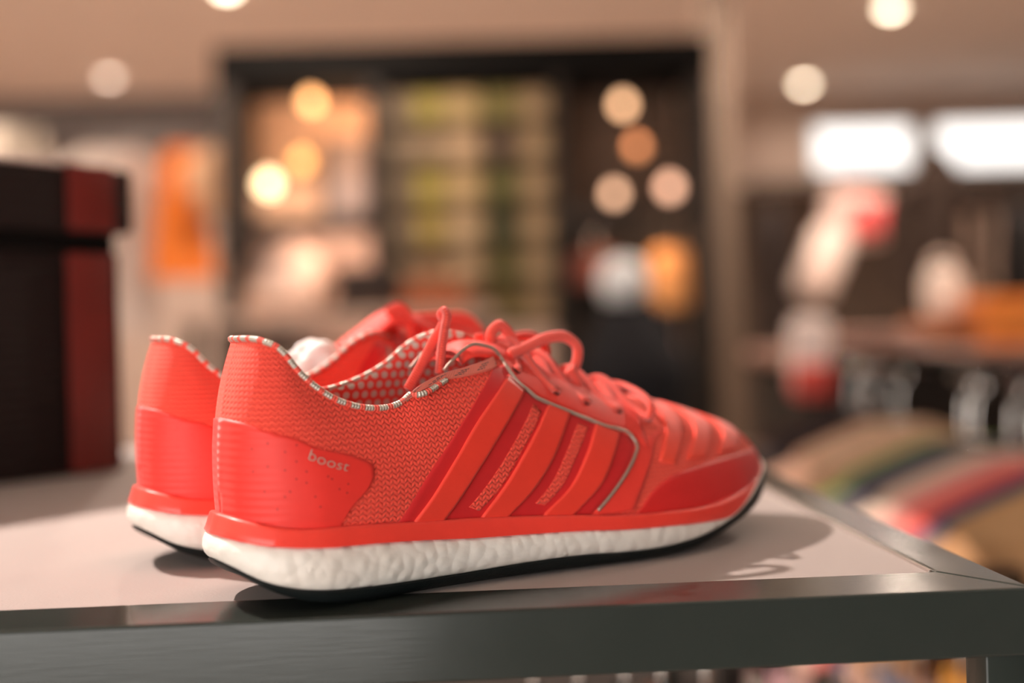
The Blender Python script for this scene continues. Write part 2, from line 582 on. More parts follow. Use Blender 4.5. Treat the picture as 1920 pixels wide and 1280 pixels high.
#@END
FEAT = {
    'heel_top': [(0.0, 0.57143), (0.04545, 0.5592), (0.09885, 0.53053), (0.135, 0.54473), (0.18692, 0.59554), (0.20425, 0.56736), (0.21117, 0.48979), (0.20673, 0.39466), (0.18249, 0.20334), (0.16581, 0.03183)],
    'mid_left': [(0.40149, 0.91526), (0.35704, 0.75688), (0.31416, 0.573), (0.27857, 0.40032), (0.23383, 0.01304)],
    'seam': [(0.42224, 0.89099), (0.42804, 0.72917), (0.44039, 0.63127), (0.47, 0.51014), (0.5019, 0.47135), (0.53013, 0.45018), (0.56429, 0.44975), (0.58294, 0.43283), (0.59045, 0.39242), (0.58437, 0.33514), (0.56908, 0.25919), (0.54514, 0.16509), (0.52275, 0.08756), (0.50039, 0.0189)],
    's1l': [(0.41783, 0.80347), (0.37037, 0.68842), (0.31658, 0.44781), (0.28205, 0.22467), (0.25736, 0.04098), (0.25322, 0.0)],
    's1r': [(0.43665, 0.64651), (0.39798, 0.54575), (0.35283, 0.37448), (0.31835, 0.1785), (0.29898, 0.04521), (0.29508, 0.0069)],
    's2l': [(0.46788, 0.50845), (0.42132, 0.37123), (0.38125, 0.21103), (0.34639, 0.03442), (0.3421, 0.00429)],
    's2r': [(0.49774, 0.46776), (0.46074, 0.29111), (0.42209, 0.15775), (0.38345, 0.0311), (0.37879, 0.00712)],
    's3l': [(0.53279, 0.44801), (0.50367, 0.27722), (0.47174, 0.13355), (0.43084, 0.02485), (0.4259, 0.00059)],
    's3r': [(0.56978, 0.43811), (0.54581, 0.29292), (0.51425, 0.13898), (0.47294, 0.02127), (0.46631, 0.00177)],
    'w1l': [(0.44258, 0.55043), (0.39679, 0.40089), (0.35827, 0.24272), (0.33121, 0.11647)],
    'w1r': [(0.45244, 0.48832), (0.40968, 0.35198), (0.37422, 0.19556), (0.34504, 0.08503)],
    'w2l': [(0.50404, 0.42262), (0.47417, 0.27519), (0.4441, 0.15399), (0.42244, 0.08672)],
    'w2r': [(0.51995, 0.42208), (0.48937, 0.26526), (0.45903, 0.13541), (0.4349, 0.07247)],
    'tab_low': [(0.25325, 1.0), (0.28094, 0.96391), (0.32532, 0.95355), (0.35926, 0.93682), (0.40437, 0.90846)],
    'toe_top': [(0.56963, 0.03218), (0.61497, 0.17735), (0.64225, 0.22467), (0.69479, 0.26995), (0.75422, 0.30066), (0.84586, 0.33591)],
    'eye_low': [(0.42224, 0.89099), (0.42804, 0.72917), (0.44039, 0.63127), (0.47, 0.51014), (0.5019, 0.47135), (0.53013, 0.45018), (0.56429, 0.44975), (0.58294, 0.43283), (0.60804, 0.35159)],
    'r1l': [(0.66189, 0.52848), (0.621, 0.29254)],
    'r1r': [(0.69713, 0.54313), (0.64588, 0.27278)],
    'r2l': [(0.7237, 0.52899), (0.67332, 0.3055)],
    'r2r': [(0.76572, 0.53038), (0.71508, 0.31302)],
    'r3l': [(0.79252, 0.50375), (0.75083, 0.33403)],
    'r3r': [(0.84513, 0.49676), (0.80397, 0.35328)],
    'fold': [(0.63832, 0.45979), (0.60961, 0.30631), (0.578, 0.12514), (0.56588, 0.05006)],
    'perf': [(0.0863, 0.46776), (0.12119, 0.49851), (0.10724, 0.4415), (0.10619, 0.34503), (0.08521, 0.34737), (0.11983, 0.40805), (0.13063, 0.37428), (0.14222, 0.47533), (0.11875, 0.31209), (0.1551, 0.39), (0.10502, 0.20628), (0.12987, 0.30853), (0.08012, 0.21272), (0.16714, 0.32201), (0.17563, 0.30289), (0.13908, 0.24105), (0.15827, 0.49619), (0.14459, 0.1837), (0.15922, 0.38024), (0.11103, 0.23745), (0.09546, 0.13342), (0.17763, 0.36923), (0.06514, 0.42434), (0.0661, 0.30705)],
    'text': [(0.13168, 0.44852), (0.17736, 0.46094), (0.13664, 0.52157)],
    'eyelets': [(0.43824, 0.79111), (0.48819, 0.58457), (0.5343, 0.58523), (0.58853, 0.60129), (0.63352, 0.56466)],
}
PATH = {
    'pipe_in': [(0.1288, -0.015, 0.0923), (0.1249, -0.015, 0.0967), (0.119, -0.015, 0.0985), (0.1143, -0.015, 0.0991), (0.1087, -0.015, 0.0968), (0.1037, -0.015, 0.0928), (0.0987, -0.015, 0.0884)],
    'bigloop': [(0.1352, -0.012, 0.0937), (0.1442, -0.012, 0.0965), (0.1579, -0.012, 0.1009), (0.1678, -0.012, 0.1006), (0.174, -0.012, 0.096), (0.1731, -0.012, 0.088), (0.1672, -0.012, 0.0825), (0.1596, -0.012, 0.0762)],
    'bigloop2': [(0.1683, -0.014, 0.0862), (0.1719, -0.014, 0.0806), (0.1761, -0.014, 0.0703)],
    'smallloop': [(0.14, -0.002, 0.0926), (0.1342, -0.002, 0.0972), (0.1324, -0.002, 0.1034), (0.1369, -0.002, 0.1069), (0.1427, -0.002, 0.1024), (0.1455, -0.002, 0.0956), (0.1448, -0.002, 0.0915)],
    'backA': [(0.0869, -0.004, 0.0804), (0.0927, -0.004, 0.0887), (0.1003, -0.004, 0.1007), (0.106, -0.004, 0.11)],
    'backB': [(0.1042, -0.009, 0.1146), (0.1034, -0.009, 0.1065), (0.1015, -0.009, 0.0972), (0.1001, -0.009, 0.0868)],
    'midloop': [(0.1491, 0.006, 0.0912), (0.1387, 0.006, 0.0958), (0.1314, 0.006, 0.0998), (0.1309, 0.006, 0.1035)],
    'lacerow': [(0.1848, -0.004, 0.0771), (0.202, -0.004, 0.0735), (0.2209, -0.004, 0.0698)],
    'far_tongue': [(0.1079, 0.0, 0.0991), (0.1235, 0.0, 0.1095), (0.138, 0.0, 0.1171), (0.1477, 0.0, 0.1152), (0.1591, 0.0, 0.1104), (0.176, 0.0, 0.1089), (0.1899, 0.0, 0.1063)],
    'far_loop': [(0.1293, 0.01, 0.1142), (0.1366, 0.01, 0.1169), (0.1416, 0.01, 0.1129), (0.1433, 0.01, 0.105), (0.1437, 0.01, 0.0938)],
    'far_row': [(0.1497, 0.006, 0.1105), (0.1656, 0.006, 0.1108), (0.182, 0.006, 0.1093), (0.1894, 0.006, 0.1015), (0.1909, 0.006, 0.092)],
    'far_tissue': [(0.0932, -0.0, 0.0895)],
}


# ------------------------------------------------------------------ shoe materials
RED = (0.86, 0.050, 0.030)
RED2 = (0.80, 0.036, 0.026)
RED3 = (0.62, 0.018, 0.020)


def m_knit():
    m, nt, b = newmat('red_knit', RED, 0.75, sheen=0.35, spec=0.25)
    b.inputs['Sheen Tint'].default_value = (1, .55, .45, 1)
    u, v = uvx(nt)
    z = (u / 0.00165).pingpong(1.0) - 0.5
    row = v / 0.00215 + z * 0.42
    r = (row * math.pi).sin().abs()
    st = ((u / 0.00165) * math.pi).sin().abs()
    h = r.pow(0.8) * 0.75 + st * 0.25 * r
    n = noise(nt, 260, 3)
    mixcol(nt, (h * 0.75 + n * 0.35), (0.84, 0.042, 0.031), (0.94, 0.092, 0.056), b.inputs['Base Color'])
    bump(nt, b, h + n * 0.15, 0.0011, 0.75)
    return m


def m_red(name, rgb, rough, ribs=False, sheen=0.1, spec=0.35):
    m, nt, b = newmat(name, rgb, rough, sheen=sheen, spec=spec)
    n = noise(nt, 160, 4)
    mixcol(nt, n, tuple(c * 0.93 for c in rgb), tuple(min(1, c * 1.05) for c in rgb), b.inputs['Base Color'])
    h = noise(nt, 1500, 3) * 0.25
    if ribs:
        u, v = uvx(nt)
        fade = u.abs().smooth(0.050, 0.012)
        h = h + ((v / 0.0031) * (2 * math.pi)).sin() * fade * 0.9
        bump(nt, b, h, 0.00010)
    else:
        bump(nt, b, h, 0.00016)
    return m


def m_lining():
    m, nt, b = newmat('dotted_lining', RED, 0.6)
    u, v = uvx(nt)
    q = v / 0.0042
    cu = (u / 0.0048 + q.floor() * 0.5).fract() - 0.5
    cv = q.fract() - 0.5
    d = (cu * cu + cv * cv * 0.8).pow(0.5)
    k = d.lt(0.33)
    mixcol(nt, k, (0.72, 0.05, 0.035), (0.60, 0.56, 0.50), b.inputs['Base Color'])
    nt.links.new((0.75 - k * 0.4).s, b.inputs['Roughness'])
    nt.links.new((k * 0.35).s, b.inputs['Metallic'])
    return m


def m_tape():
    m, nt, b = newmat('dashed_tape', RED, 0.5)
    u, v = uvx(nt)
    k = (u / 0.0062).fract().lt(0.62)
    mixcol(nt, k, (0.80, 0.10, 0.07), (0.55, 0.52, 0.45), b.inputs['Base Color'])
    nt.links.new((0.65 - k * 0.3).s, b.inputs['Roughness'])
    nt.links.new((k * 0.5).s, b.inputs['Metallic'])
    bump(nt, b, (u / 0.0006 * math.pi).sin() * 0.5, 0.0002)
    return m


def m_tab():
    """red twill band printed with groups of dark dashes"""
    m, nt, b = newmat('twill_band', RED, 0.8, sheen=0.3, spec=0.2)
    u, v = uvx(nt)
    g = (u / 0.0098 - v * 0.55)
    inb = (g.fract() - 0.6).abs().lt(0.19)
    dash = (v * 5.0).fract().lt(0.5)
    br = ((u / 0.0016) + (v * 5.0).floor() * 0.37).fract().lt(0.80)
    edge = v.gt(0.10) * v.lt(0.80)
    k = inb * dash * br * edge
    mixcol(nt, k, (0.95, 0.20, 0.13), (0.035, 0.026, 0.024), b.inputs['Base Color'])
    bump(nt, b, (u / 0.0005 * math.pi).sin() * 0.3 + (v * 90.0).sin() * 0.3, 0.0002)
    return m


def m_lace():
    m, nt, b = newmat('lace', (0.88, 0.085, 0.055), 0.8, sheen=0.4, spec=0.2)
    u, v = uvx(nt)
    h = ((u / 0.0011 + v * 3.0) * math.pi).sin().abs() * ((u / 0.0011 - v * 3.0) * math.pi).sin().abs()
    mixcol(nt, h, (0.84, 0.060, 0.042), (0.92, 0.12, 0.075), b.inputs['Base Color'])
    bump(nt, b, h, 0.0003)
    return m


def m_foam():
    m, nt, b = newmat('pellet_foam', (0.80, 0.75, 0.68), 0.42, spec=0.45)
    b.inputs['Subsurface Weight'].default_value = 0.0
    tc = nt.nodes.new('ShaderNodeTexCoord'); vo = nt.nodes.new('ShaderNodeTexVoronoi')
    vo.feature = 'SMOOTH_F1'; vo.inputs['Scale'].default_value = 190; vo.inputs['Smoothness'].default_value = 0.35
    nt.links.new(tc.outputs['Object'], vo.inputs['Vector'])
    d = X(vo.outputs['Distance'])
    vo2 = nt.nodes.new('ShaderNodeTexVoronoi'); vo2.inputs['Scale'].default_value = 105
    nt.links.new(tc.outputs['Object'], vo2.inputs['Vector'])
    pim = X(vo2.outputs['Distance']).smooth(0.16, 0.05)
    n = noise(nt, 60, 4)
    mixcol(nt, n, (0.74, 0.69, 0.62), (0.84, 0.80, 0.74), b.inputs['Base Color'])
    bump(nt, b, d * -1.0 + pim * 0.5 + noise(nt, 420, 3) * 0.15, 0.0011, 0.75)
    return m


def m_rubber():
    m, nt, b = newmat('black_rubber', (0.008, 0.011, 0.011), 0.5, spec=0.2)
    bump(nt, b, noise(nt, 700, 3), 0.00025)
    return m


M_KNIT = m_knit()
M_HEEL = m_red('red_heel_film', RED2, 0.50, ribs=True)
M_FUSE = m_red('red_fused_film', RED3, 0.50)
M_STRIPE = m_red('red_stripe_film', (0.86, 0.050, 0.028), 0.38, spec=0.5)
M_EYE = m_red('red_eyestay', (0.84, 0.046, 0.030), 0.55)
M_TOE = m_red('shaded_red_toe_film', (0.66, 0.020, 0.018), 0.45)  # overlay film whose darker red also holds the shade on the toe
M_RIB = m_red('red_vamp_film', (0.86, 0.065, 0.034), 0.55)
M_RIM = m_red('red_rubber_rim', (0.90, 0.055, 0.035), 0.36, spec=0.5)
M_LINING, M_TAPE, M_TAB, M_LACE, M_FOAM, M_RUBBER = m_lining(), m_tape(), m_tab(), m_lace(), m_foam(), m_rubber()
M_PIPE = paint((0.36, 0.27, 0.22), 0.35, metal=0.4, scale=300, amp=0.15)
M_SILVER = paint((0.55, 0.47, 0.40), 0.35, metal=0.3, scale=400, amp=0.1)
M_HOLE = paint((0.12, 0.012, 0.010), 0.7, scale=300)
M_PERF = paint((0.40, 0.018, 0.016), 0.7, scale=300)
M_INSOLE = paint((0.10, 0.02, 0.02), 0.9, scale=200)


# ------------------------------------------------------------------ shoe builder
def build_shoe(mirror, loc, rz, label):
    """mirror=1: right shoe (lateral side towards -y); mirror=-1: left shoe"""
    root = empty('sneaker', loc, rz)
    tag(root, label, 'shoe', 'pair of red sneakers')
    my = np.array([1, mirror, 1])

    def put(name, V, Fc, mat, parent=root, uv=None, flip=False, smooth=True):
        V = np.asarray(V, float) * my
        if (mirror < 0) != flip: Fc = [tuple(f)[::-1] for f in Fc]
        return link(name, mesh_np(name, V, Fc, uv, smooth), mat, parent)

    # ---- sole bodies: closed sections lofted from heel to toe
    us = np.r_[np.linspace(0, .16, 26), np.linspace(.16, .84, 60)[1:], np.linspace(.84, 1, 30)[1:]]

    def sole(name, lo, hi, prof, mat, mn=0.0002, parent=root):
        cols = []
        sec = {}
        for sd in (-1, 1):
            xy, no, _ = outline(sd, us)
            zl = zlev(lo, xy[:, 0]); zh = np.maximum(zlev(hi, xy[:, 0]), zl + mn)
            sec[sd] = [np.c_[xy + no * (o(xy[:, 0]) if callable(o) else np.full(len(us), o))[:, None], zl + (zh - zl) * t] for t, o in prof]
        ring = sec[-1] + sec[1][::-1]
        V = np.stack(ring, 1).reshape(-1, 3)
        m = len(ring)
        Fc = []
        for i in range(len(us) - 1):
            for j in range(m):
                k = (j + 1) % m
                Fc.append((i * m + j, (i + 1) * m + j, (i + 1) * m + k, i * m + k))
        me = mesh_np(name, V * my, Fc)
        bm = bmesh.new(); bm.from_mesh(me)
        bmesh.ops.remove_doubles(bm, verts=bm.verts, dist=1e-5)
        bmesh.ops.recalc_face_normals(bm, faces=bm.faces)
        bm.to_mesh(me); bm.free()
        me.polygons.foreach_set('use_smooth', [True] * len(me.polygons))
        me.set_sharp_from_angle(angle=math.radians(50))
        return link(name, me, mat, parent)

    hl = lambda a, b, t=0.0: (lambda x: a + (b - a) * sstep(x, .06, .22) + t * sstep(x, .235, .275))
    sole('outsole', ZB, Z1, [(0, hl(-.0075, -.0055, .0042)), (.12, hl(-.004, -.0025, .0030)), (.5, hl(-.0012, -.0004, .0014)), (.9, hl(-.0004, .0002, .0010)), (1, hl(-.0012, -.0003, -.0002))], M_RUBBER, .0015)
    sole('midsole', Z1, Z2, [(0, hl(-.0014, -.0012)), (.06, hl(-.0002, -.0006)), (.2, hl(.0010, -.0002)), (.45, hl(.0018, .0)), (.7, hl(.0016, .0)), (.92, hl(.0006, -.0004)), (1, hl(-.0006, -.0010))], M_FOAM)
    sole('sole_rim', Z2, Z3, [(0, hl(-.0004, -.0008)), (.04, hl(.0008, -.0002, -.0008)), (.10, hl(.0010, -.0001, -.001)), (.45, hl(-.0002, -.0005, -.0014)), (.80, hl(-.0010, -.0009, -.0016)), (.94, hl(-.0014, -.0012, -.0018)), (1, hl(-.0022, -.0020, -.002)), (.97, -.0085)], M_RIM)

    # ---- upper: one continuous shell over both sides
    NU, NV = 150, 46
    uu = np.r_[np.linspace(0, .18, 40), np.linspace(.18, 1, NU - 39)[1:]]
    vv = np.linspace(0, 1, NV)
    V = []; UV = []; Fc = []
    for sd in (-1, 1):
        base = len(V)
        for u in uu:
            p = surf(sd, np.full(NV, u), vv)
            s = np.r_[0, np.cumsum(np.linalg.norm(np.diff(p, axis=0), axis=1))]
            arc = outline(sd, np.array([u]))[2][0]
            V += list(p); UV += [(-sd * arc, z) for z in p[:, 2]] if u < u_of_x(sd, .12) else [(-sd * arc, p[0, 2] + q) for q in s]
        Fc += grid_faces(len(uu), NV, base=base, flip=sd > 0)
    upper = put('upper', V, Fc, M_KNIT, uv=UV)
    bm = bmesh.new(); bm.from_mesh(upper.data)
    bmesh.ops.remove_doubles(bm, verts=bm.verts, dist=2e-5)
    bm.to_mesh(upper.data); bm.free()

    # ---- lining inside the collar opening
    ul = np.linspace(0, u_of_x(-1, .138), 50)
    V = []; UV = []; Fc = []
    for sd in (-1, 1):
        base = len(V)
        for u in ul * (u_of_x(sd, .138) / u_of_x(-1, .138)):
            vs = np.r_[1.0, .995, .97, np.linspace(.93, .25, 14)]
            p = surf(sd, np.full(len(vs), u), vs); n = surf_n(sd, np.full(len(vs), u), np.minimum(vs, .97))
            off = np.r_[.0003, .0022, .0036, np.full(14, .0042)]
            n[:, 2] *= .2
            p = p - n * off[:, None]
            arc = outline(sd, np.array([u]))[2][0]
            V += list(p); UV += [(arc, q[2]) for q in p]
        Fc += grid_faces(len(ul), 17, base=base, flip=sd < 0)
    put('lining', V, Fc, M_LINING, uv=UV)
    xs = np.linspace(.012, .20, 20)
    V = []
    for x in xs:
        for sd in (-1, 1):
            q = outline(sd, np.array([u_of_x(sd, x)]))[0][0]
            V.append((x, q[1] * .84, .034 - .02 * sstep(x, .08, .2)))
    put('insole', V, [(2 * i, 2 * i + 2, 2 * i + 3, 2 * i + 1) for i in range(19)], M_INSOLE)

    # ---- collar binding with silver dashes
    um = np.linspace(0, 1, 90)
    path = np.r_[top_curve(1, (u_of_x(1, .128) * um))[::-1], top_curve(-1, u_of_x(-1, .0765) * um)[1:], [surf(-1, a, b)[0] + surf_n(-1, a, b)[0] * .0008 for a, b in FEAT['tab_low'][1:3]]]
    V, Fc, UV = sweep(curve(path, 170), .0017, .0013, 8)
    put('collar_binding', V, Fc, M_TAPE, uv=UV)

    # ---- panels laid on the upper
    def patch(name, sd, A, B, mat, off=.0007, n=40, m=12, sink=.0004, smooth_in=True, uvscale=False, parent=root, ends=(True, True)):
        A = curve(np.array(A, float), n) if smooth_in else np.array(A); B = curve(np.array(B, float), n) if smooth_in else np.array(B)
        w = np.linspace(0, 1, m)
        rows = []
        uvr = []
        e = .012
        ww = np.r_[0, e, w[1:-1], 1 - e, 1]; oo = np.r_[-sink, off, np.full(m - 2, off), off, -sink]
        tt = np.r_[0, np.arange(n), n - 1]
        V = []; UV = []
        for r, i in enumerate(tt):
            q = A[i] + (B[i] - A[i]) * ww[:, None]
            q = np.clip(q, 0, 1)
            o = np.full(len(ww), -sink) if (r == 0 and ends[0]) or (r == len(tt) - 1 and ends[1]) else oo
            p = surf(sd, q[:, 0], q[:, 1]); nn = surf_n(sd, q[:, 0], q[:, 1])
            V += list(p + nn * o[:, None])
            arc = outline(sd, q[:, 0])[2]
            UV += [(i / n * .046, k) for k in ww] if uvscale else [(-sd * a, z) for a, z in zip(arc, p[:, 2])]
        return put(name, V, grid_faces(len(tt), len(ww), flip=sd > 0), mat, parent, uv=UV)

    F = FEAT
    es = {}
    for sd in (-1, 1):
        ht = [(0.0, F['heel_top'][0][1])] + [q for q in F['heel_top'][1:]]
        end = F['heel_top'][-1][0]
        hp = patch('heel_panel', sd, [(0, .0), (end * .33, 0), (end * .66, 0), (end, 0)], ht, M_HEEL, .0006, 60, 22, ends=(False, True))
        if sd < 0: heel = hp
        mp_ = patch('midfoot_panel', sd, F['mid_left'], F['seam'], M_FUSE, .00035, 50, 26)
        patch('knit_window', sd, F['w1l'], F['w1r'], M_KNIT, .0006, 30, 8, parent=mp_)
        patch('knit_window', sd, F['w2l'], F['w2r'], M_KNIT, .0006, 30, 8, parent=mp_)
        for k in '123':
            patch('side_stripe', sd, F['s%sl' % k], F['s%sr' % k], M_STRIPE, .0015, 40, 10)
        ey = F['eye_low']
        es[sd] = patch('eyestay', sd, ey, [(a, .93) for a in np.linspace(ey[0][0] + .012, ey[-1][0] + .03, 9)], M_EYE, .0009, 40, 14)
        tt = F['toe_top']
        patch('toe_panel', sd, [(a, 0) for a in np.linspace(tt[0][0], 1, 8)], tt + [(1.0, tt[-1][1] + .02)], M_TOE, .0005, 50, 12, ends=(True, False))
        for k in '123':
            a, b = F['r%sl' % k], F['r%sr' % k]
            du = (a[1][0] - a[0][0]) * .2
            patch('vamp_rib', sd, [(a[0][0] - du, .99), a[0], a[1]], [(b[0][0] - du, .99), b[0], b[1]], M_RIB, .0011, 24, 8)
        fo = F['fold']
        patch('vamp_overlay', sd, F['seam'][8:], [(fo[0][0] + .02, fo[0][1] + .05)] + fo, M_EYE, .0007, 30, 8)
        # piping along the edge of the eyestay
        sm = curve(np.array(F['seam'], float), 70)
        p = surf(sd, sm[:, 0], sm[:, 1]) + surf_n(sd, sm[:, 0], sm[:, 1]) * .0012
        pin = np.array(PATH['pipe_in']) * ((1, 1, 1) if sd < 0 else (1, -1, 1))
        full = curve(np.r_[pin[::-1], p[3::4]], 110)
        V, Fc, UV = sweep(full, .0008, .0008, 8)
        put('piping', V, Fc, M_PIPE, uv=UV)

    # printed twill band along the front of the lateral collar
    tl = F['tab_low']
    patch('collar_band', -1, tl, [(q[0] + .004, 1.0) for q in tl], M_TAB, .0016, 50, 10, uvscale=True)

    # perforations in the heel panel
    V = []; Fc = []
    for sd in (-1, 1):
        for q in F['perf']:
            p = surf(sd, q[0], q[1])[0]; n = surf_n(sd, q[0], q[1])[0]
            t = np.cross(n, (0, 0, 1)); t /= np.linalg.norm(t); w = np.cross(t, n)
            b0 = len(V)
            V += [p + n * .00068 + .00042 * (math.cos(a) * t + math.sin(a) * w) for a in np.linspace(0, 2 * math.pi, 9)[:-1]]
            Fc.append(tuple(range(b0, b0 + 8))[::sd])
    tag(put('perforations', V, Fc, M_PERF, heel, smooth=False), kind='stuff')

    # lettering on the lateral heel panel
    fc = bpy.data.curves.new('lettering', 'FONT'); fc.body = 'boost'; fc.size = 1.0; fc.resolution_u = 3; fc.offset = -0.012
    fo_ = bpy.data.objects.new('lettering_tmp', fc); COL.objects.link(fo_)
    dg = bpy.context.evaluated_depsgraph_get()
    me = fo_.evaluated_get(dg).to_mesh()
    tv = np.array([v.co[:] for v in me.vertices]); tf = [tuple(p.vertices) for p in me.polygons]
    fo_.evaluated_get(dg).to_mesh_clear(); bpy.data.objects.remove(fo_, do_unlink=True)
    wd = tv[:, 0].max(); hh = tv[:, 1].max()
    o_, a_, b_ = (np.array(q) for q in F['text'])
    tx = tv[:, 0] / wd
    if mirror < 0: tx = 1 - tx
    q = o_ + tx[:, None] * (a_ - o_) + (tv[:, 1] / hh)[:, None] * (b_ - o_)
    p = surf(-1, q[:, 0], q[:, 1]) + surf_n(-1, q[:, 0], q[:, 1]) * .0011
    tag(put('lettering', p, tf, M_SILVER, heel, smooth=False, flip=mirror < 0), 'silver word boost printed on the heel panel')

    # ---- tongue
    cx = curve([(.165, .080), (.148, .0905), (.135, .0960), (.124, .0980), (.115, .0978), (.110, .0950)], 26) if mirror > 0 else curve([(q[0], q[2] - .0022) for q in PATH['far_tongue'][::-1]], 26)
    V = []; UV = []; nq = 15
    prof = [(q, 1) for q in np.linspace(-1, 1, nq)] + [(q, -1) for q in np.linspace(1, -1, nq)]
    for i, (x, z) in enumerate(cx):
        t = i / 25
        hw = .013 + .0035 * t
        for q, sgn in prof:
            th = .0026 * math.sqrt(max(0, 1 - q * q * .98)) * (1 if i < 24 else .55)
            V.append((x - .003 * q * q, hw * q, z - .0045 * q * q + sgn * th)); UV.append((x, q * .02))
    k = len(prof)
    Fc = grid_faces(26, k) + [(i * k + k - 1, (i + 1) * k + k - 1, (i + 1) * k, i * k) for i in range(25)]
    Fc += [tuple(range(k))[::-1], tuple(25 * k + j for j in range(k))]
    put('tongue', V, Fc, M_EYE, uv=UV, flip=True)

    # ---- laces
    def lace(name, pts, n=40, w=.0026, h=.0017, up=(0, 0, 1)):
        V, Fc, UV = sweep(curve(np.array(pts, float), n), w, h, 10, up=up)
        return put(name, V, Fc, M_LACE, uv=UV)

    eye = F['eyelets']
    ep = {}
    for sd in (-1, 1):
        for i, q in enumerate(eye):
            qq = (q[0], q[1])
            p = surf(sd, *qq)[0]; n = surf_n(sd, *qq)[0]; ep[sd, i] = (p, n)
            t = np.cross(n, (0, 0, 1)); t /= np.linalg.norm(t); w = np.cross(t, n)
            ring = [p + n * .0011 + .0022 * (math.cos(a) * t + math.sin(a) * w) for a in np.linspace(0, 2 * math.pi, 15)]
            put('eyelet', [ring[0] * 0 + p + n * .0012] + ring[:-1], [(0, 1 + a, 1 + (a + 1) % 14) for a in range(14)], M_HOLE, es[sd], smooth=False, flip=sd > 0)
    for i in range(5):
        a, na = ep[-1, i]; b, nb = ep[1, i]
        mid = (a + b) / 2; c = surf(-1, eye[i][0], 1.0)[0]
        zt = max(c[2], mid[2]) + .0045
        fw = .009 if i < 4 else .004
        for sd in (-1, 1):
            p, n = ep[sd, i]; 
            j = min(i + 1, 4); p2, n2 = ep[-sd, j]
            if i < 4:
                q = surf(-1, (eye[i][0] + eye[j][0]) / 2, 1.0)[0]
                lace('lace', [p + n * .0010, p + n * .0030 + (p2 - p) * .10, np.array([q[0], 0.0, q[2] + (.0040 if sd < 0 else .0062)]), p2 + n2 * .0030 + (p - p2) * .10, p2 + n2 * .0010], 30)
            elif sd < 0:
                lace('lace', [p + n * .0010, p + n * .003, np.array([c[0] + .003, 0, c[2] + .0040]), b + nb * .003, b + nb * .0010], 30)
    Pt = PATH
    lace('lace_loop', Pt['bigloop'], 60, .0027, .0021, up=(0, 1, 0))
    lace('lace_loop', [(a, -b + .002, c) for a, b, c in Pt['bigloop']], 60, .0027, .0021, up=(0, 1, 0))
    lace('lace_end', Pt['bigloop2'], 24, .0025, .0017, up=(0, 1, 0))
    lace('lace_loop', Pt['smallloop'], 50, .0028, .0022, up=(0, 1, 0))
    lace('lace_end', Pt['midloop'], 26, .0026, .0020, up=(0, 1, 0))
    if mirror > 0:
        A = Pt['backA']; B = Pt['backB']
        lace('lace_loop', A + [(B[0][0] - .0004, B[0][1] + .003, B[0][2] - .0012), (B[0][0], B[0][1] + .0012, B[0][2]), (B[0][0] + .0003, B[0][1], B[0][2] - .0016)] + B[1:], 80, .0024, .0016, up=(0, 1, 0))
    else:
        lace('lace_loop', Pt['far_loop'], 40, .0034, .0022, up=(0, 1, 0))
        lace('lace_end', Pt['far_row'], 40, .0040, .0025, up=(0, 1, 0))
    kn = [(.140 + .006 * math.cos(a) * (1 + .2 * math.sin(3 * a)), .0065 * math.sin(a), .0955 + .0022 * math.sin(2 * a + .6)) for a in np.linspace(0, 2 * math.pi * 1.4, 30)]
    lace('lace_knot', kn, 60, .0029, .0024)
    return root


# ================================================================== the two sneakers
build_shoe(1, (-0.1196, 0.4456, TT), math.radians(34.7), 'nearer red sneaker showing the silver word boost and three side stripes, on the table')
build_shoe(-1, (-0.1770, 0.5255, TT), math.radians(34.7), 'farther red sneaker half hidden behind its mate, only heel and laces showing')

# white tissue stuffed in the far shoe
bm = bmesh.new(); bmesh.ops.create_icosphere(bm, subdivisions=4, radius=1.0)
for v in bm.verts:
    p = v.co.copy(); k = 1 + .10 * math.sin(5 * p.x + 2 * p.z) + .08 * math.sin(9 * p.y - 4 * p.x) + .05 * math.sin(17 * p.z + 6 * p.y)
    v.co = Vector((p.x * .020 * k, p.y * .015 * k, p.z * .0145 * k))
me = bpy.data.meshes.new('tissue_paper'); bm.to_mesh(me); bm.free()
me.polygons.foreach_set('use_smooth', [True] * len(me.polygons))
M_TISSUE = paint((0.86, 0.83, 0.80), .8, scale=120, amp=.05)
p = at(592, 694, .575)
tag(link('tissue_paper', me, M_TISSUE, None, p, (0, 0, math.radians(34))), 'white crumpled tissue paper stuffed in the opening of the farther sneaker', 'paper')

# ================================================================== lidded box at the left on the table
M_BOXK, nt, b = newmat('ribbed_dark_board', (0.014, 0.009, 0.008), .6, spec=.2)
tc = nt.nodes.new('ShaderNodeTexCoord'); sp = nt.nodes.new('ShaderNodeSeparateXYZ'); nt.links.new(tc.outputs['Object'], sp.inputs[0])
bump(nt, b, (X(sp.outputs[2]) / .004 * math.pi).sin(), .0006)
M_BOXR = paint((0.13, 0.010, 0.006), .5, scale=20, amp=.3)
M_BOXT = paint((0.45, 0.33, 0.27), .5, scale=30, amp=.2)
A = at(0, 912, .8104); Bq = at(262, 878, .8961)
dirv = Vector((Bq.x - A.x, Bq.y - A.y)).normalized(); brz = math.atan2(dirv.y, dirv.x)
bw, bd, bh = .30, .20, .232
box = tag(empty('storage_box', (Bq.x, Bq.y, TT), brz), 'dark lidded box with a red vertical band standing on the table left of the sneakers', 'box')
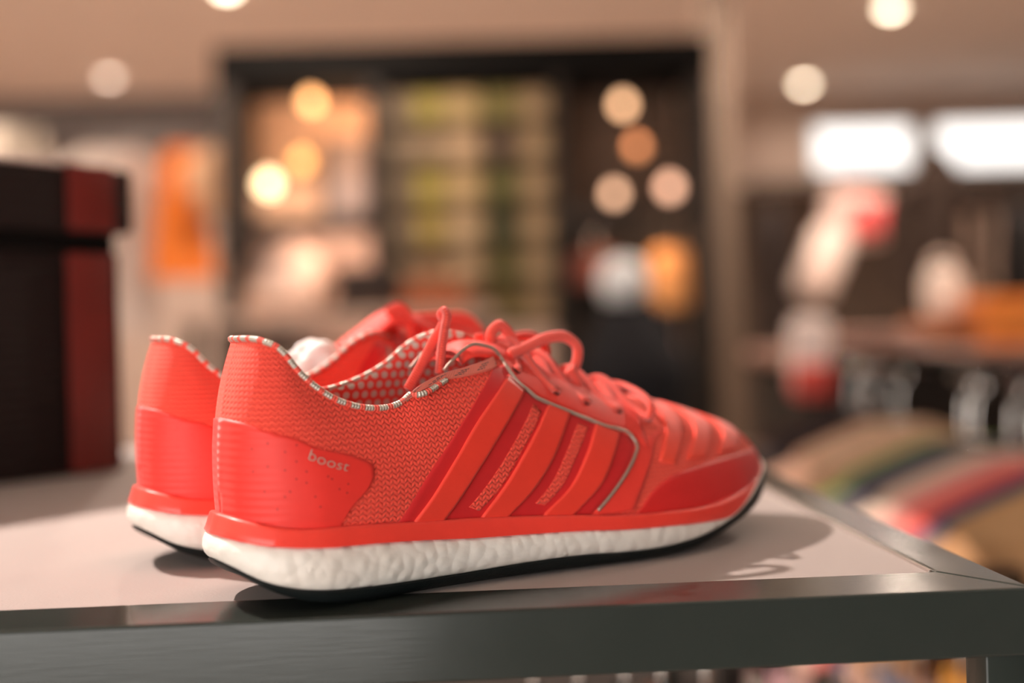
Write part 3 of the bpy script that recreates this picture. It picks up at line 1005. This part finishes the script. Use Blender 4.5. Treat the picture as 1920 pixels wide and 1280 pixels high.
# local: x runs left from the front right corner, y to the rear
MB().box((-bw / 2 - .004, bd / 2 + .004, .085), (bw - .008, bd - .008, .170), bevel=.003).build('body', M_BOXK, box)
MB().box((-bw / 2, bd / 2, bh - .0225), (bw, bd, .050), bevel=.003).build('lid', M_BOXK, box)
box_lid = bpy.context.scene.objects['lid']
MB().box((-bw / 2 - .004, bd / 2 + .004, .1765), (bw - .014, bd - .014, .014)).build('lid_gap', M_BLACK, box)
MB().box((-.036, .0030, .085), (.038, .0030, .166), bevel=.0008).build('band', M_BOXR, box)
lb = MB().box((-.036, -.0010, bh - .0225), (.038, .0030, .048), bevel=.0008).box((-.036, bd / 2, bh + .0030), (.038, bd, .0022)).build('lid_band', M_BOXR, box_lid)
V = []; Fc = []
m = MB()
for k in range(34):
    x = -.060 - k * .0075
    m.ball((x, .004, bh + .0035), .0042, (1.0, 1, .8), 10, 6)
tag(m.build('beaded_trim', M_BOXT, box_lid), 'pale beaded trim along the edge of the lid', kind='stuff')

# ================================================================== lamps
M_LENSW = glow((1.0, 0.80, 0.58), 14)
M_LENSD = glow((1.0, 0.76, 0.60), 5.0)
def downlight(x, y, mat, label, r=.055):
    o = tag(empty('downlight', (x, y, RZ)), label, 'ceiling light', 'recessed ceiling lights')
    MB().lathe([(r, -.001), (r * 1.35, -.001), (r * 1.35, -.010), (r * 1.05, -.014), (r, -.012)]).build('trim_ring', M_WHITEP, o)
    MB().ball((0, 0, 0), r, (1, 1, .8)).build('lens', mat, o)
downlight(*DOWN[1], M_LENSW, 'bright round ceiling light at the top right above the windows')
downlight(*DOWN[2], M_LENSW, 'bright round ceiling light just above the left end of the left window')
downlight(*DOWN[3], M_LENSD, 'faint round ceiling light at the far left above the grey bulkhead')
downlight(*DOWN[0], M_LENSW, 'bright round ceiling light cut by the top edge above the display frame')
for _i, _w in ((4, 'over the middle of the black frame'), (5, 'over the left clothes rail'), (6, 'over the counter'), (7, 'near the right wall'), (8, 'nearest the table'), (9, 'over the near clothes rail')):
    downlight(*DOWN[_i], M_LENSW, 'added round ceiling light out of view %s' % _w)  # unseen lamps added to brighten the rails and the counter
M_CORD = paint((0.02, 0.02, 0.02), .6)
def pendant(px, py, Y, ztop, col, st, label, r=.03, cat='lamp'):
    p = at(px, py, Y)
    o = tag(empty('pendant_bulb', p), label, cat, 'bare pendant bulbs')
    MB().tube([(0, 0, r * .9 + .03), (0, 0, max(.05, ztop - p.z))], .003, 8).build('cord', M_CORD, o)
    MB().cyl((0, 0, r * .9 + .015), .012, .04, 12).build('socket', M_CORD, o)
    MB().lathe([(0.0005, -r), (r * .6, -r * .8), (r, -r * .1), (r * .9, r * .35), (r * .5, r * .9), (.011, r * 1.1)]).build('glass_bulb', glow(col, st), o)
    return o


# ================================================================== black display frame in the background
FY = 4.5
def fx(px): return (px - 960) / FPX * FY
def fz(py, px=870): return CZ - (py - 601 + .025 * (px - 960)) / FPX * FY
frame = tag(empty('shelving_unit', (fx(875), FY, 0)), 'tall black open display frame with three bays behind the sneakers', 'shelving')
cx0 = fx(875)
ztop = fz(76); FD = .38
MB().box((fx(879) - cx0, FD / 2, (ztop + fz(150)) / 2), (fx(1346) - fx(412), FD, ztop - fz(150)), bevel=.004).build('header', M_BLACK, frame)
for a, b_ in ((414, 447), (699, 722), (1046, 1066), (1306, 1345)):
    MB().box((fx((a + b_) / 2) - cx0, FD / 2, fz(148) / 2), (fx(b_) - fx(a), FD, fz(148)), bevel=.003).build('post', M_BLACKW, frame)
for a, b_, y0, y1 in ((451, 699, 398, 420), (1066, 1300, 398, 424), (451, 699, 650, 668), (722, 1046, 600, 616), (1066, 1300, 800, 815)):
    MB().box((fx((a + b_) / 2) - cx0, FD / 2, (fz(y0) + fz(y1)) / 2), (fx(b_) - fx(a) - .002, FD - .01, fz(y0) - fz(y1)), bevel=.002).build('shelf', M_BLACKW, frame)
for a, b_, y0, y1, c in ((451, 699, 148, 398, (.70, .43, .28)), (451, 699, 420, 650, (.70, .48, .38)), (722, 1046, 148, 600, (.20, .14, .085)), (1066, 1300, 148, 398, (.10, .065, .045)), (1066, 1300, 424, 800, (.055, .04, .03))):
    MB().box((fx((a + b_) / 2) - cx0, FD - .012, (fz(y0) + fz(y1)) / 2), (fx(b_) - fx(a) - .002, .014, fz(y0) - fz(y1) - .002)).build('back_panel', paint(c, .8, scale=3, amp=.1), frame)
hz = fz(150)
def bay_fill(px, py, Y, e, col):  # added fill lamps that brighten the bays, apart from the bulbs
    d = bpy.data.lights.new('bay_fill', 'POINT'); d.energy = e; d.color = col; d.shadow_soft_size = .06
    o = bpy.data.objects.new('bay_fill', d); COL.objects.link(o); o.location = at(px, py, Y)
bay_fill(640, 215, FY + .05, 6.0, (1, .58, .32))
bay_fill(625, 440, FY + .03, 7.0, (1, .66, .48))
bay_fill(1245, 440, FY + .03, 2.5, (1, .62, .40))
bay_fill(1190, 260, FY + .12, .9, (1, .58, .36))
pendant(583, 190, FY + .1, hz, (1.0, .50, .20), 5.0, 'orange pendant bulb high in the left bay of the black frame')
pendant(503, 345, FY + .06, hz, (1.0, .74, .42), 6.0, 'brightest pale yellow bulb low in the left bay of the black frame', .036)
pendant(566, 305, FY + .12, hz, (1.0, .48, .15), 2.4, 'deep orange bulb right of the brightest bulb in the left bay', .034)
pendant(1168, 197, FY + .1, hz, (1.0, .56, .30), 4.6, 'tan pendant bulb high in the right bay of the black frame')
pendant(1195, 277, FY + .14, hz, (1.0, .42, .18), 1.6, 'dimmest brownish bulb in the middle of the right bay')
pendant(1152, 364, FY + .06, hz, (1.0, .58, .36), 3.2, 'left one of the two low bulbs in the right bay')
pendant(1256, 352, FY + .10, hz, (1.0, .55, .36), 3.2, 'right one of the two low bulbs in the right bay', .034)

# 30 boxes in the middle bay, five columns by six rows
cols = [(730, 782, [(.17, .12, .07)] * 6, 'brown'), (784, 838, [(.30, .24, .05), (.26, .18, .10), (.33, .26, .05), (.34, .25, .06), (.26, .16, .08), (.22, .13, .07)], 'olive yellow'), (842, 908, [(.42, .30, .13), (.44, .30, .17), (.46, .32, .15), (.44, .31, .17), (.40, .28, .16), (.36, .24, .14)], 'light tan'), (914, 984, [(.17, .14, .035), (.09, .055, .03), (.10, .09, .02), (.055, .05, .014), (.10, .085, .02), (.17, .13, .04)], 'dark olive'), (986, 1040, [(.34, .23, .12)] * 6, 'tan')]
rows = [(160, 222), (226, 297), (301, 372), (376, 447), (451, 522), (526, 597)]
rn = ['top', 'second', 'third', 'fourth', 'fifth', 'lowest']; cn = ['leftmost', 'second', 'middle', 'fourth', 'rightmost']
zedge = None
for j, (y0, y1) in enumerate(rows):
    zb_ = fz(y1 + 3)
    if j < 5:
        MB().box((fx(884) - cx0, FD / 2 - .02, zb_ - .002), (fx(1046) - fx(722) - .004, FD - .06, .004)).build('thin_shelf', M_BLACKW, frame)
    for i, (x0, x1, cc, w_) in enumerate(cols):
        w = fx(x1) - fx(x0); h = fz(y0) - fz(y1) - .004; d = .26
        zz = fz(616) + (fz(600) - fz(616)) if j == 5 else zb_ + .0005
        o = tag(empty('shoe_box', (fx((x0 + x1) / 2), FY + .05 + d / 2, zz)), '%s carton, %s row and %s column of the middle bay' % (w_, rn[j], cn[i]), 'box', 'cartons in the middle bay of the black frame')
        mt = paint(cc[j], .7, scale=6, amp=.1)
        MB().box((0, 0, h * .36), (w - .006, d - .006, h * .72), bevel=.002).build('carton', mt, o)
        MB().box((0, 0, h * .86), (w, d, h * .28), bevel=.002).build('lid', mt, o)


# ================================================================== garments
def garment(name, label, cat, loc, rz, w, h, rgb, rgb2=None, group=None, sleeve=.26, hook=True, thick=.05, seed=0, flare=1.0, slope=.28, rail_r=.0):
    """garment on a hanger; origin at the hook top"""
    o = tag(empty(name, loc, rz), label, cat, group)
    rnd = random.Random(seed)
    ph = [rnd.uniform(0, 6) for _ in range(4)]
    mt = cloth(rgb)
    mt2 = cloth(rgb2) if rgb2 else mt
    nx, nz = 25, 18
    z0 = -.085
    V = []
    def pt(a, t, sgn):
        top = z0 - slope * w / 2 * abs(a) ** 1.25 - .012 * max(0, 1 - (abs(a) / .22) ** 2) - .03 * max(0, abs(a) - .85) / .15
        z = top + (-h - top + z0 * 0) * t
        hw = w / 2 * (1 - .10 * math.sin(math.pi * min(1, t * 1.2)) * (1 if flare <= 1 else 0) + (flare - 1) * t)
        th = thick * (.35 + .65 * min(1, t * 2.5)) * math.sqrt(max(0, 1 - a * a))
        rip = thick * (.26 * t * math.sin(a * 9 + ph[0] + sgn) + .13 * t * math.sin(a * 19 + ph[1]))
        return (a * hw, sgn * th + rip * math.sqrt(max(0, 1 - a ** 4)), z)
    for sgn in (-1, 1):
        for i in range(nx):
            for j in range(nz):
                V.append(pt(-1 + 2 * i / (nx - 1), j / (nz - 1), sgn))
    m = MB().raw(V, grid_faces(nx, nz) + grid_faces(nx, nz, flip=True, base=nx * nz))
    m.build('body', mt, o)
    if sleeve:
        for s in (-1, 1):
            st = pt(s * .93, 0, 1); en = (s * (w / 2 + .06), .0, st[2] - sleeve)
            pth = curve([(st[0] - s * .035, 0, st[2] - .03), (s * (w / 2 + .02), 0, st[2] - .06), en], 12)
            Vv, Ff, _ = sweep(pth, .045, .062, 12, up=(0, 1, 0), taper=lambda t: 1 - .25 * t)
            MB().raw(Vv, Ff).build('sleeve', mt2, o)
    if hook:
        hk = [(0, 0, z0 - .01), (0, 0, z0 + .03)] + [(.016 * math.sin(a) , 0, -.018 + rail_r - .018 * math.cos(a)) for a in np.linspace(.3, 4.2, 10)]
        m = MB().tube(curve(hk, 30), .0028, 8)
        for s in (-1, 1): m.tube([(0, 0, z0 - .01), (s * w * .40, 0, z0 - .022 - slope * w / 2 * .75)], .005, 8)
        m.build('hanger', M_CHROME, o)
    else:
        MB().lathe([(.02, z0 - .03), (.034, z0 - .015), (.036, z0 + .035), (.028, z0 + .05), (.0005, z0 + .053)]).build('neck_form', M_WHITEP, o)
    return o


M_CHROME = paint((0.62, 0.58, 0.54), .22, metal=.9, scale=50)

# left background: coats and pale shirts on a rail, a lamp
def rail_thing(name, label, p0, p1, r, mat, feet=True, fl=.22):
    o = tag(empty(name, (p0[0], p0[1], 0)), label, 'clothes rail')
    d = Vector(p1) - Vector(p0)
    MB().tube([(0, 0, p0[2]), (d.x, d.y, p1[2])], r, 10).build('rail_bar', mat, o)
    if feet:
        for q in (Vector((0, 0, 0)), Vector((d.x, d.y, 0))):
            MB().tube([(q.x, q.y, .02), (q.x, q.y, p0[2])], r, 10).build('upright', mat, o)
            n = Vector((-d.y, d.x, 0)).normalized() * fl
            MB().tube([(q.x - n.x, q.y - n.y, .02), (q.x + n.x, q.y + n.y, .02)], r, 10).build('foot', mat, o)
    return o
LY = 5.2
zr = at(300, 232, LY).z
rail_thing('clothes_rail', 'thin dark rail carrying the orange dress at the left', (at(60, 300, LY).x, LY, zr), (at(424, 300, LY).x, LY, zr), .010, M_BLACKW)
zg = zr - .010 - .0025
garment('dress', 'bright orange flared dress hanging left of the black frame', 'dress', (at(338, 300, LY).x, LY, zg), math.radians(14), .15, .70, (.82, .22, .035), group='garments on the left rail', sleeve=0, flare=2.0, seed=3)
garment('jacket', 'tan jacket hanging between the orange dress and the black frame', 'jacket', (at(410, 300, LY).x, LY, zg), math.radians(78), .36, .42, (.56, .34, .20), group='garments on the left rail', sleeve=.2, seed=4)
garment('shirt', 'pale pinkish shirt hanging left of the orange dress', 'shirt', (at(248, 300, LY).x, LY, zg), math.radians(78), .36, .95, (.52, .43, .38), group='garments on the left rail', sleeve=.3, seed=5)
garment('shirt', 'off white shirt hanging above the right end of the dark box', 'shirt', (at(186, 300, LY).x, LY, zg), math.radians(78), .36, .90, (.55, .47, .42), group='garments on the left rail', sleeve=.3, seed=6)
# pale lamp behind the box
p = at(26, 272, 5.5)
lamp = tag(empty('floor_lamp', (p.x, p.y, 0)), 'pale drum shaded lamp at the far left above the dark box', 'lamp')
MB().lathe([(.13, 0.0), (.13, .02), (.02, .03), (.0005, .03)]).build('base', M_BLACKW, lamp)
MB().tube([(0, 0, .03), (0, 0, p.z)], .012, 10).build('pole', M_BLACKW, lamp)
MB().lathe([(.15, p.z - .07), (.13, p.z + .07), (.126, p.z + .07), (.146, p.z - .07), (.15, p.z - .07)]).build('lamp_shade', paint((.42, .36, .29), .8), lamp)

# left bay of the frame: poster, pale torso, dark pile
p0 = at(645, 312, FY + FD - .06)
fr = tag(empty('framed_print', (p0.x, FY + FD - .045, fz(390))), 'grey framed print standing at the back of the left bay', 'picture')
MB().box((0, 0, .17), (.20, .02, .34), bevel=.003).build('picture_frame', paint((.12, .09, .08), .5), fr)
MB().box((.02, -.012, .17), (.13, .004, .30)).build('print', paint((.34, .26, .24), .7, scale=5), fr)
def torso(label, px, py, Y, zbase, rgb, s=1.0, group='torso forms'):
    p = at(px, py, Y)
    o = tag(empty('torso_form', (p.x, Y, zbase)), label, 'mannequin', group)
    mt = cloth(rgb)
    MB().lathe([(.07 * s, 0), (.07 * s, .012), (.012, .02), (.012, .10 * s), (.0005, .10 * s)]).build('stand', M_BLACKW, o)
    prof = [(.10, .10), (.115, .12), (.105, .20), (.10, .26), (.115, .34), (.125, .40), (.11, .455), (.06, .485), (.035, .50), (.033, .54), (.0005, .545)]
    V = []; n = 28
    for k in range(n):
        a = 2 * math.pi * k / n
        V += [(r * s * 1.25 * math.cos(a), r * s * .75 * math.sin(a), z * s) for r, z in prof]
    MB().raw(V, grid_faces(n, len(prof), close_n=True)).build('torso', mt, o)
    return o
torso('pale pink torso form in the lower left bay of the black frame', 545, 520, FY + .16, fz(650), (.70, .52, .43), .86)
torso('peach torso form at the left edge of the lower left bay', 478, 540, FY + .2, fz(650), (.70, .44, .32), .72)
def folded(label, px, Y, z, w, d, cols_, cat='clothes', name='folded_garment', rz=0, group=None, hh=.035):
    x = (px - 960) / FPX * Y
    for k, c in enumerate(cols_):
        o = tag(empty(name, (x + .006 * math.sin(k * 2.1), Y, z + k * (hh + .001)), rz + .05 * math.sin(k * 1.7)), label[k] if isinstance(label, list) else label, cat, group)
        m = MB()
        m.box((0, 0, hh * .25), (w, d, hh * .48), bevel=hh * .2, seg=3)
        m.build('lower_fold', cloth(c), o)
        MB().box((.004, .004, hh * .75), (w - .012, d - .01, hh * .48), bevel=hh * .2, seg=3).build('upper_fold', cloth(c), o)
# table in front of the frame with dark and orange piles
lt = tag(empty('low_table', (at(650, 600, 4.0).x, 4.0, 0)), 'pale low table in front of the left bay of the black frame', 'table')
tz = at(650, 585, 4.0).z
MB().box((0, 0, tz - .02), (1.05, .5, .04), bevel=.006).build('table_top', paint((.50, .36, .28), .6, scale=5), lt)
for x in (-.48, .48):
    for y in (-.2, .2): MB().box((x, y, (tz - .04) / 2), (.05, .05, tz - .04), bevel=.004).build('leg', M_BLACKW, lt)
folded(['dark brown folded sweater at the bottom of the dark pile', 'dark grey folded sweater in the dark pile', 'blackish folded sweater on top of the dark pile'], 690, 4.0, tz + .0005, .22, .28, [(.07, .04, .03), (.05, .045, .04), (.05, .035, .03)], group='dark pile on the low table', hh=.05)
folded(['rust folded sweater at the bottom of the rust pile', 'orange brown folded sweater on top of the rust pile'], 815, 4.0, tz + .0005, .22, .28, [(.45, .13, .045), (.30, .10, .05)], group='rust pile on the low table', hh=.05)
folded(['pinkish folded shirt at the bottom of the pale pile', 'pale folded shirt on top of the pale pile'], 540, 4.0, tz + .0005, .24, .28, [(.62, .40, .30), (.70, .52, .42)], group='pale pile on the low table', hh=.04)

# right bay: hung garments and a pale head form
garment('shirt', 'reddish shirt at the left of the lower right bay', 'shirt', (at(1112, 430, FY + .2).x, FY + .2, fz(424) - .002), math.radians(8), .20, .24, (.42, .14, .10), group='garments in the right bay', sleeve=.1, hook=True, seed=11)
garment('coat', 'amber coat hanging at the right of the lower right bay', 'coat', (at(1258, 430, FY + .18).x, FY + .18, fz(424) - .002), math.radians(35), .24, .34, (.85, .42, .16), group='garments in the right bay', sleeve=0, hook=True, seed=12)
p = at(1168, 520, FY - .25)
person = tag(empty('torso_form', (p.x, FY - .25, 0)), 'black coated dress form with a pale blue collar before the right bay', 'mannequin')
m = MB().lathe([(.17, 0), (.17, .015), (.02, .03), (.015, .4), (.0005, .4)]); m.build('stand', M_BLACKW, person)
pz = p.z
prof = [(.16, .35), (.19, .45), (.18, .65), (.19, .78), (.21, .84), (.185, .92 - .0), (.09, pz - .10), (.06, pz - .07), (.0005, pz - .06)]
V = []; n = 28
for k in range(n):
    a = 2 * math.pi * k / n
    V += [(r * 1.05 * math.cos(a) + .03, r * .7 * math.sin(a), z) for r, z in prof]
MB().raw(V, grid_faces(n, len(prof), close_n=True)).build('coat', cloth((.012, .012, .014)), person)
MB().lathe([(.065, -.09), (.088, -.05), (.090, .0), (.075, .045), (.045, .068), (.0005, .075)], (0, 0, pz)).build('collar', cloth((.62, .66, .68)), person)

# ================================================================== right background
# dark coat before the windows
zc = at(1700, 338, 6.0).z
rail_thing('clothes_rail', 'rail below the windows carrying dark coats and bags', (at(1405, 335, 6.0).x, 6.0, zc), (at(2050, 335, 6.0).x, 6.0, zc), .012, M_BLACKW)
zh = zc - .0145
garment('coat', 'black coat hanging at the right edge of the photograph', 'coat', (at(1905, 340, 6.0).x, 6.0, zh), math.radians(75), .44, .85, (.014, .012, .012), group='garments on the window rail', sleeve=.5, seed=22)
garment('jacket', 'black jacket hanging at the left end of the window rail', 'jacket', (at(1450, 340, 6.0).x, 6.0, zh), math.radians(75), .42, .85, (.018, .013, .012), group='garments on the window rail', sleeve=.5, seed=23)
garment('jacket', 'greyish brown jacket hanging right of the tall dark coat', 'jacket', (at(1832, 340, 6.0).x, 6.0, zh), math.radians(75), .40, .62, (.30, .21, .16), group='garments on the window rail', sleeve=.4, seed=24)
sx = at(1742, 300, 5.4).x; szt = at(1742, 240, 5.4).z
st = tag(empty('coat_stand', (sx, 5.40, 0)), 'slim black stand holding the tall dark coat before the windows', 'coat stand')
MB().lathe([(.20, 0), (.20, .015), (.03, .035), (.014, .05), (.0005, .05)]).build('base', M_BLACKW, st)
MB().tube([(0, 0, .04), (0, 0, szt + .004)], .012, 10).build('pole', M_BLACKW, st)
MB().tube([(0, 0, szt), (0, -.03, szt), (0, -.10, szt), (0, -.105, szt + .02)], .006, 8).build('hook', M_BLACKW, st)
garment('coat', 'tall dark brown coat standing before the gap between the windows', 'coat', (sx, 5.305, szt - .007), math.radians(4), .27, .95, (.040, .026, .020), sleeve=.5, seed=21, slope=1.15, thick=.045)

def bag(label, px, py, Y, w, h, d, rgb, rgb2, rz=0, tilt=0, strap_z=None, group='bags at the right', big=False):
    p = at(px, py, Y)
    o = tag(empty('bag', p, rz), label, 'bag', group)
    mm = Matrix.Rotation(tilt, 3, 'Y')
    MB().box((0, 0, 0), (w, d, h), rot=mm, bevel=min(w, d, h) * .42, seg=4).build('body', cloth(rgb), o)
    c = mm @ Vector((w * .14 if big == 2 else 0, -d * .36, -h * (.30 if big == 1 else .05 if big else .16)))
    MB().box(c, (w * (.98 if big == 1 else .72), d * (.9 if big == 1 else .5), h * (.42 if big == 1 else .62 if big else .46)), rot=mm, bevel=min(w, d) * .2, seg=3).build('pocket', cloth(rgb2), o)
    a = mm @ Vector((-w * .22, 0, h * .44)); b2 = mm @ Vector((w * .22, 0, h * .44))
    top = h * .70 if strap_z is None else strap_z - p.z
    xm = (a.x + b2.x) / 2
    MB().tube(curve([a, (xm - .03, 0, (a.z + top) / 2), (xm, 0, top), (xm + .03, 0, (b2.z + top) / 2), b2], 24), .008, 8).build('handle', cloth(rgb2), o)
    return o
bag('red and white rounded backpack below the left window', 1606, 408, 6.0, .34, .28, .2, (.85, .66, .60), (.85, .12, .12), strap_z=zc + .008, big=2)
bag('pale tilted sports bag hanging left under the red and white backpack', 1552, 492, 5.75, .21, .40, .16, (.86, .70, .62), (.76, .58, .50), tilt=math.radians(24), strap_z=zc + .008).location.y = 5.86
# counter with orange garments
cz = at(1740, 650, 3.2).z
cn_ = tag(empty('counter', (at(1850, 650, 3.2).x, 3.2, 0)), 'dark topped counter carrying orange clothes at the right', 'counter')
MB().box((.15, .05, cz - .02), (1.5, .7, .04), bevel=.005).build('counter_top', paint((.30, .17, .13), .45, scale=6, amp=.15), cn_)
MB().box((.15, .07, (cz - .04) / 2), (1.42, .6, cz - .04), bevel=.004).build('carcass', M_BLACKW, cn_)
folded(['orange folded sweater at the bottom of the orange pile on the counter', 'amber folded sweater in the middle of the orange pile', 'bright orange folded sweater on top of the orange pile'], 1885, 3.15, cz + .0005, .24, .30, [(.80, .24, .045), (.88, .34, .07), (.85, .26, .04)], group='orange pile on the counter', hh=.045)
folded(['mauve folded shirt lying left on the counter'], 1640, 3.1, cz + .0005, .22, .26, [(.34, .20, .16)], hh=.05)
folded(['brown folded shirt at the bottom under the white bag', 'rust folded shirt directly under the white bag'], 1768, 3.2, cz + .0005, .17, .24, [(.36, .16, .09), (.50, .20, .09)], group='pile under the white bag', hh=.036)
wb_ = bag('white upright bag standing on the rust pile on the counter', 1768, 553, 3.2, .105, .150, .1, (.92, .78, .68), (.88, .72, .62))
wb_.location.z = cz + .0755 + .075

# nearer rail with bright hangers and colourful garments beside the table
p0 = at(1500, 640, 3.0); p1 = at(1990, 716, 1.22)
zr = (p0.z * .3 + p1.z * .7)
RXX = .66
rail_thing('clothes_rail', 'black clothes rail with bright hangers beside the table at the right', (RXX, 1.15, zr), (RXX, 2.32, zr), .011, M_BLACK, fl=.11)
GZ = zr - .011 - .0025
cl = [(1.27, (.44, .25, .12), 'tan brown shirt nearest on the rail beside the table'),
      (1.32, (.05, .10, .17), 'blue shirt second from the front of the near rail'),
      (1.38, (.70, .13, .11), 'red shirt third from the front of the near rail'),
      (1.44, (.60, .30, .26), 'rose shirt behind the red shirt on the near rail'),
      (1.51, (.62, .52, .42), 'cream shirt in the middle of the near rail'),
      (1.635, (.10, .10, .12), 'charcoal shirt between the cream and green shirts'),
      (1.67, (.22, .36, .08), 'lime green shirt under the peach shirt on the near rail'),
      (1.96, (.86, .54, .40), 'peach shirt with sloping shoulder near the table corner'),
      (2.12, (.03, .03, .035), 'black shirt behind the peach shirt on the near rail'),
      (2.22, (.10, .06, .05), 'dark brown shirt at the far end of the near rail')]
for k, (y, c, lab) in enumerate(cl):
    garment('shirt', lab, 'shirt', (RXX, y, GZ), math.radians(3 + 2 * math.sin(k * 1.9)), .42, .62, c, group='garments on the near rail', sleeve=.2, seed=30 + k, thick=.022, slope=.36)
bag('small white tote with a red base hanging at the left end of the counter', 1520, 668, 2.84, .105, .20, .07, (.88, .74, .68), (.70, .10, .08), strap_z=cz + .004, big=True)

# bar under the table, its dark garments added in place of plain shade, and a low rail behind the table corner, both seen below the front rail
UY = .80
uz = TT - .062
bar = MB().tube([(-.55, UY, uz), (.155, UY, uz)], .008, 10)
for x in (-.50, .10): bar.box((x, UY, (uz + TT - .019) / 2), (.012, .012, TT - .019 - uz))
tag(bar.build('hanging_bar', M_BLACK), 'short black hanging bar fixed under the table top', 'clothes rail')
for k, (px, w, c, lab) in enumerate([(1000, 70, (.02, .015, .012), 'leftmost added black garment edge under the table'), (1085, 70, (.03, .02, .018), 'added brownish black garment edge left of the amber one under the table'), (1170, 60, (.012, .011, .010), 'added black garment edge touching the amber one under the table'), (1238, 50, (.62, .27, .11), 'amber brown garment edge under the table'), (1320, 60, (.05, .03, .03), 'added dark garment edge under the table right of the amber one')]):
    garment('shirt', lab, 'shirt', (at(px, 1200, UY).x, UY, uz - .0105), math.radians(90 + 2 * math.sin(k)), .20, .40, c, group='garments under the table', sleeve=0, seed=60 + k, thick=w / FPX * UY * .8, slope=.2)
UY = 1.17
uz = .785
rail_thing('clothes_rail', 'low clothes rail behind the table corner, mostly hidden by the table', (.215, UY, uz), (.515, UY, uz), .008, M_BLACK, fl=.10)
for k, (px, w, c, lab) in enumerate([(1405, 56, (.03, .02, .02), 'added very dark garment edge left of the pink one below the table rail'), (1478, 66, (.62, .36, .38), 'pink garment edge below the table rail'), (1558, 56, (.012, .014, .012), 'black garment edge right of the pink one below the table rail'), (1625, 44, (.66, .40, .29), 'peach garment edge below the table rail'), (1671, 26, (.10, .18, .30), 'narrow blue garment edge below the table rail'), (1722, 46, (.42, .24, .17), 'brown garment edge right of the blue one below the table rail'), (1803, 48, (.90, .42, .05), 'yellow orange garment edge beside the table leg')]):  # very dark edge added to fill the dark gap beside the pink one
    garment('shirt', lab, 'shirt', (at(px, 1200, UY).x, UY, uz - .0105), math.radians(90 + 2 * math.sin(k)), .13, .40, c, group='garments on the low rail', sleeve=0, seed=70 + k, thick=w / FPX * UY * .8, slope=.2)
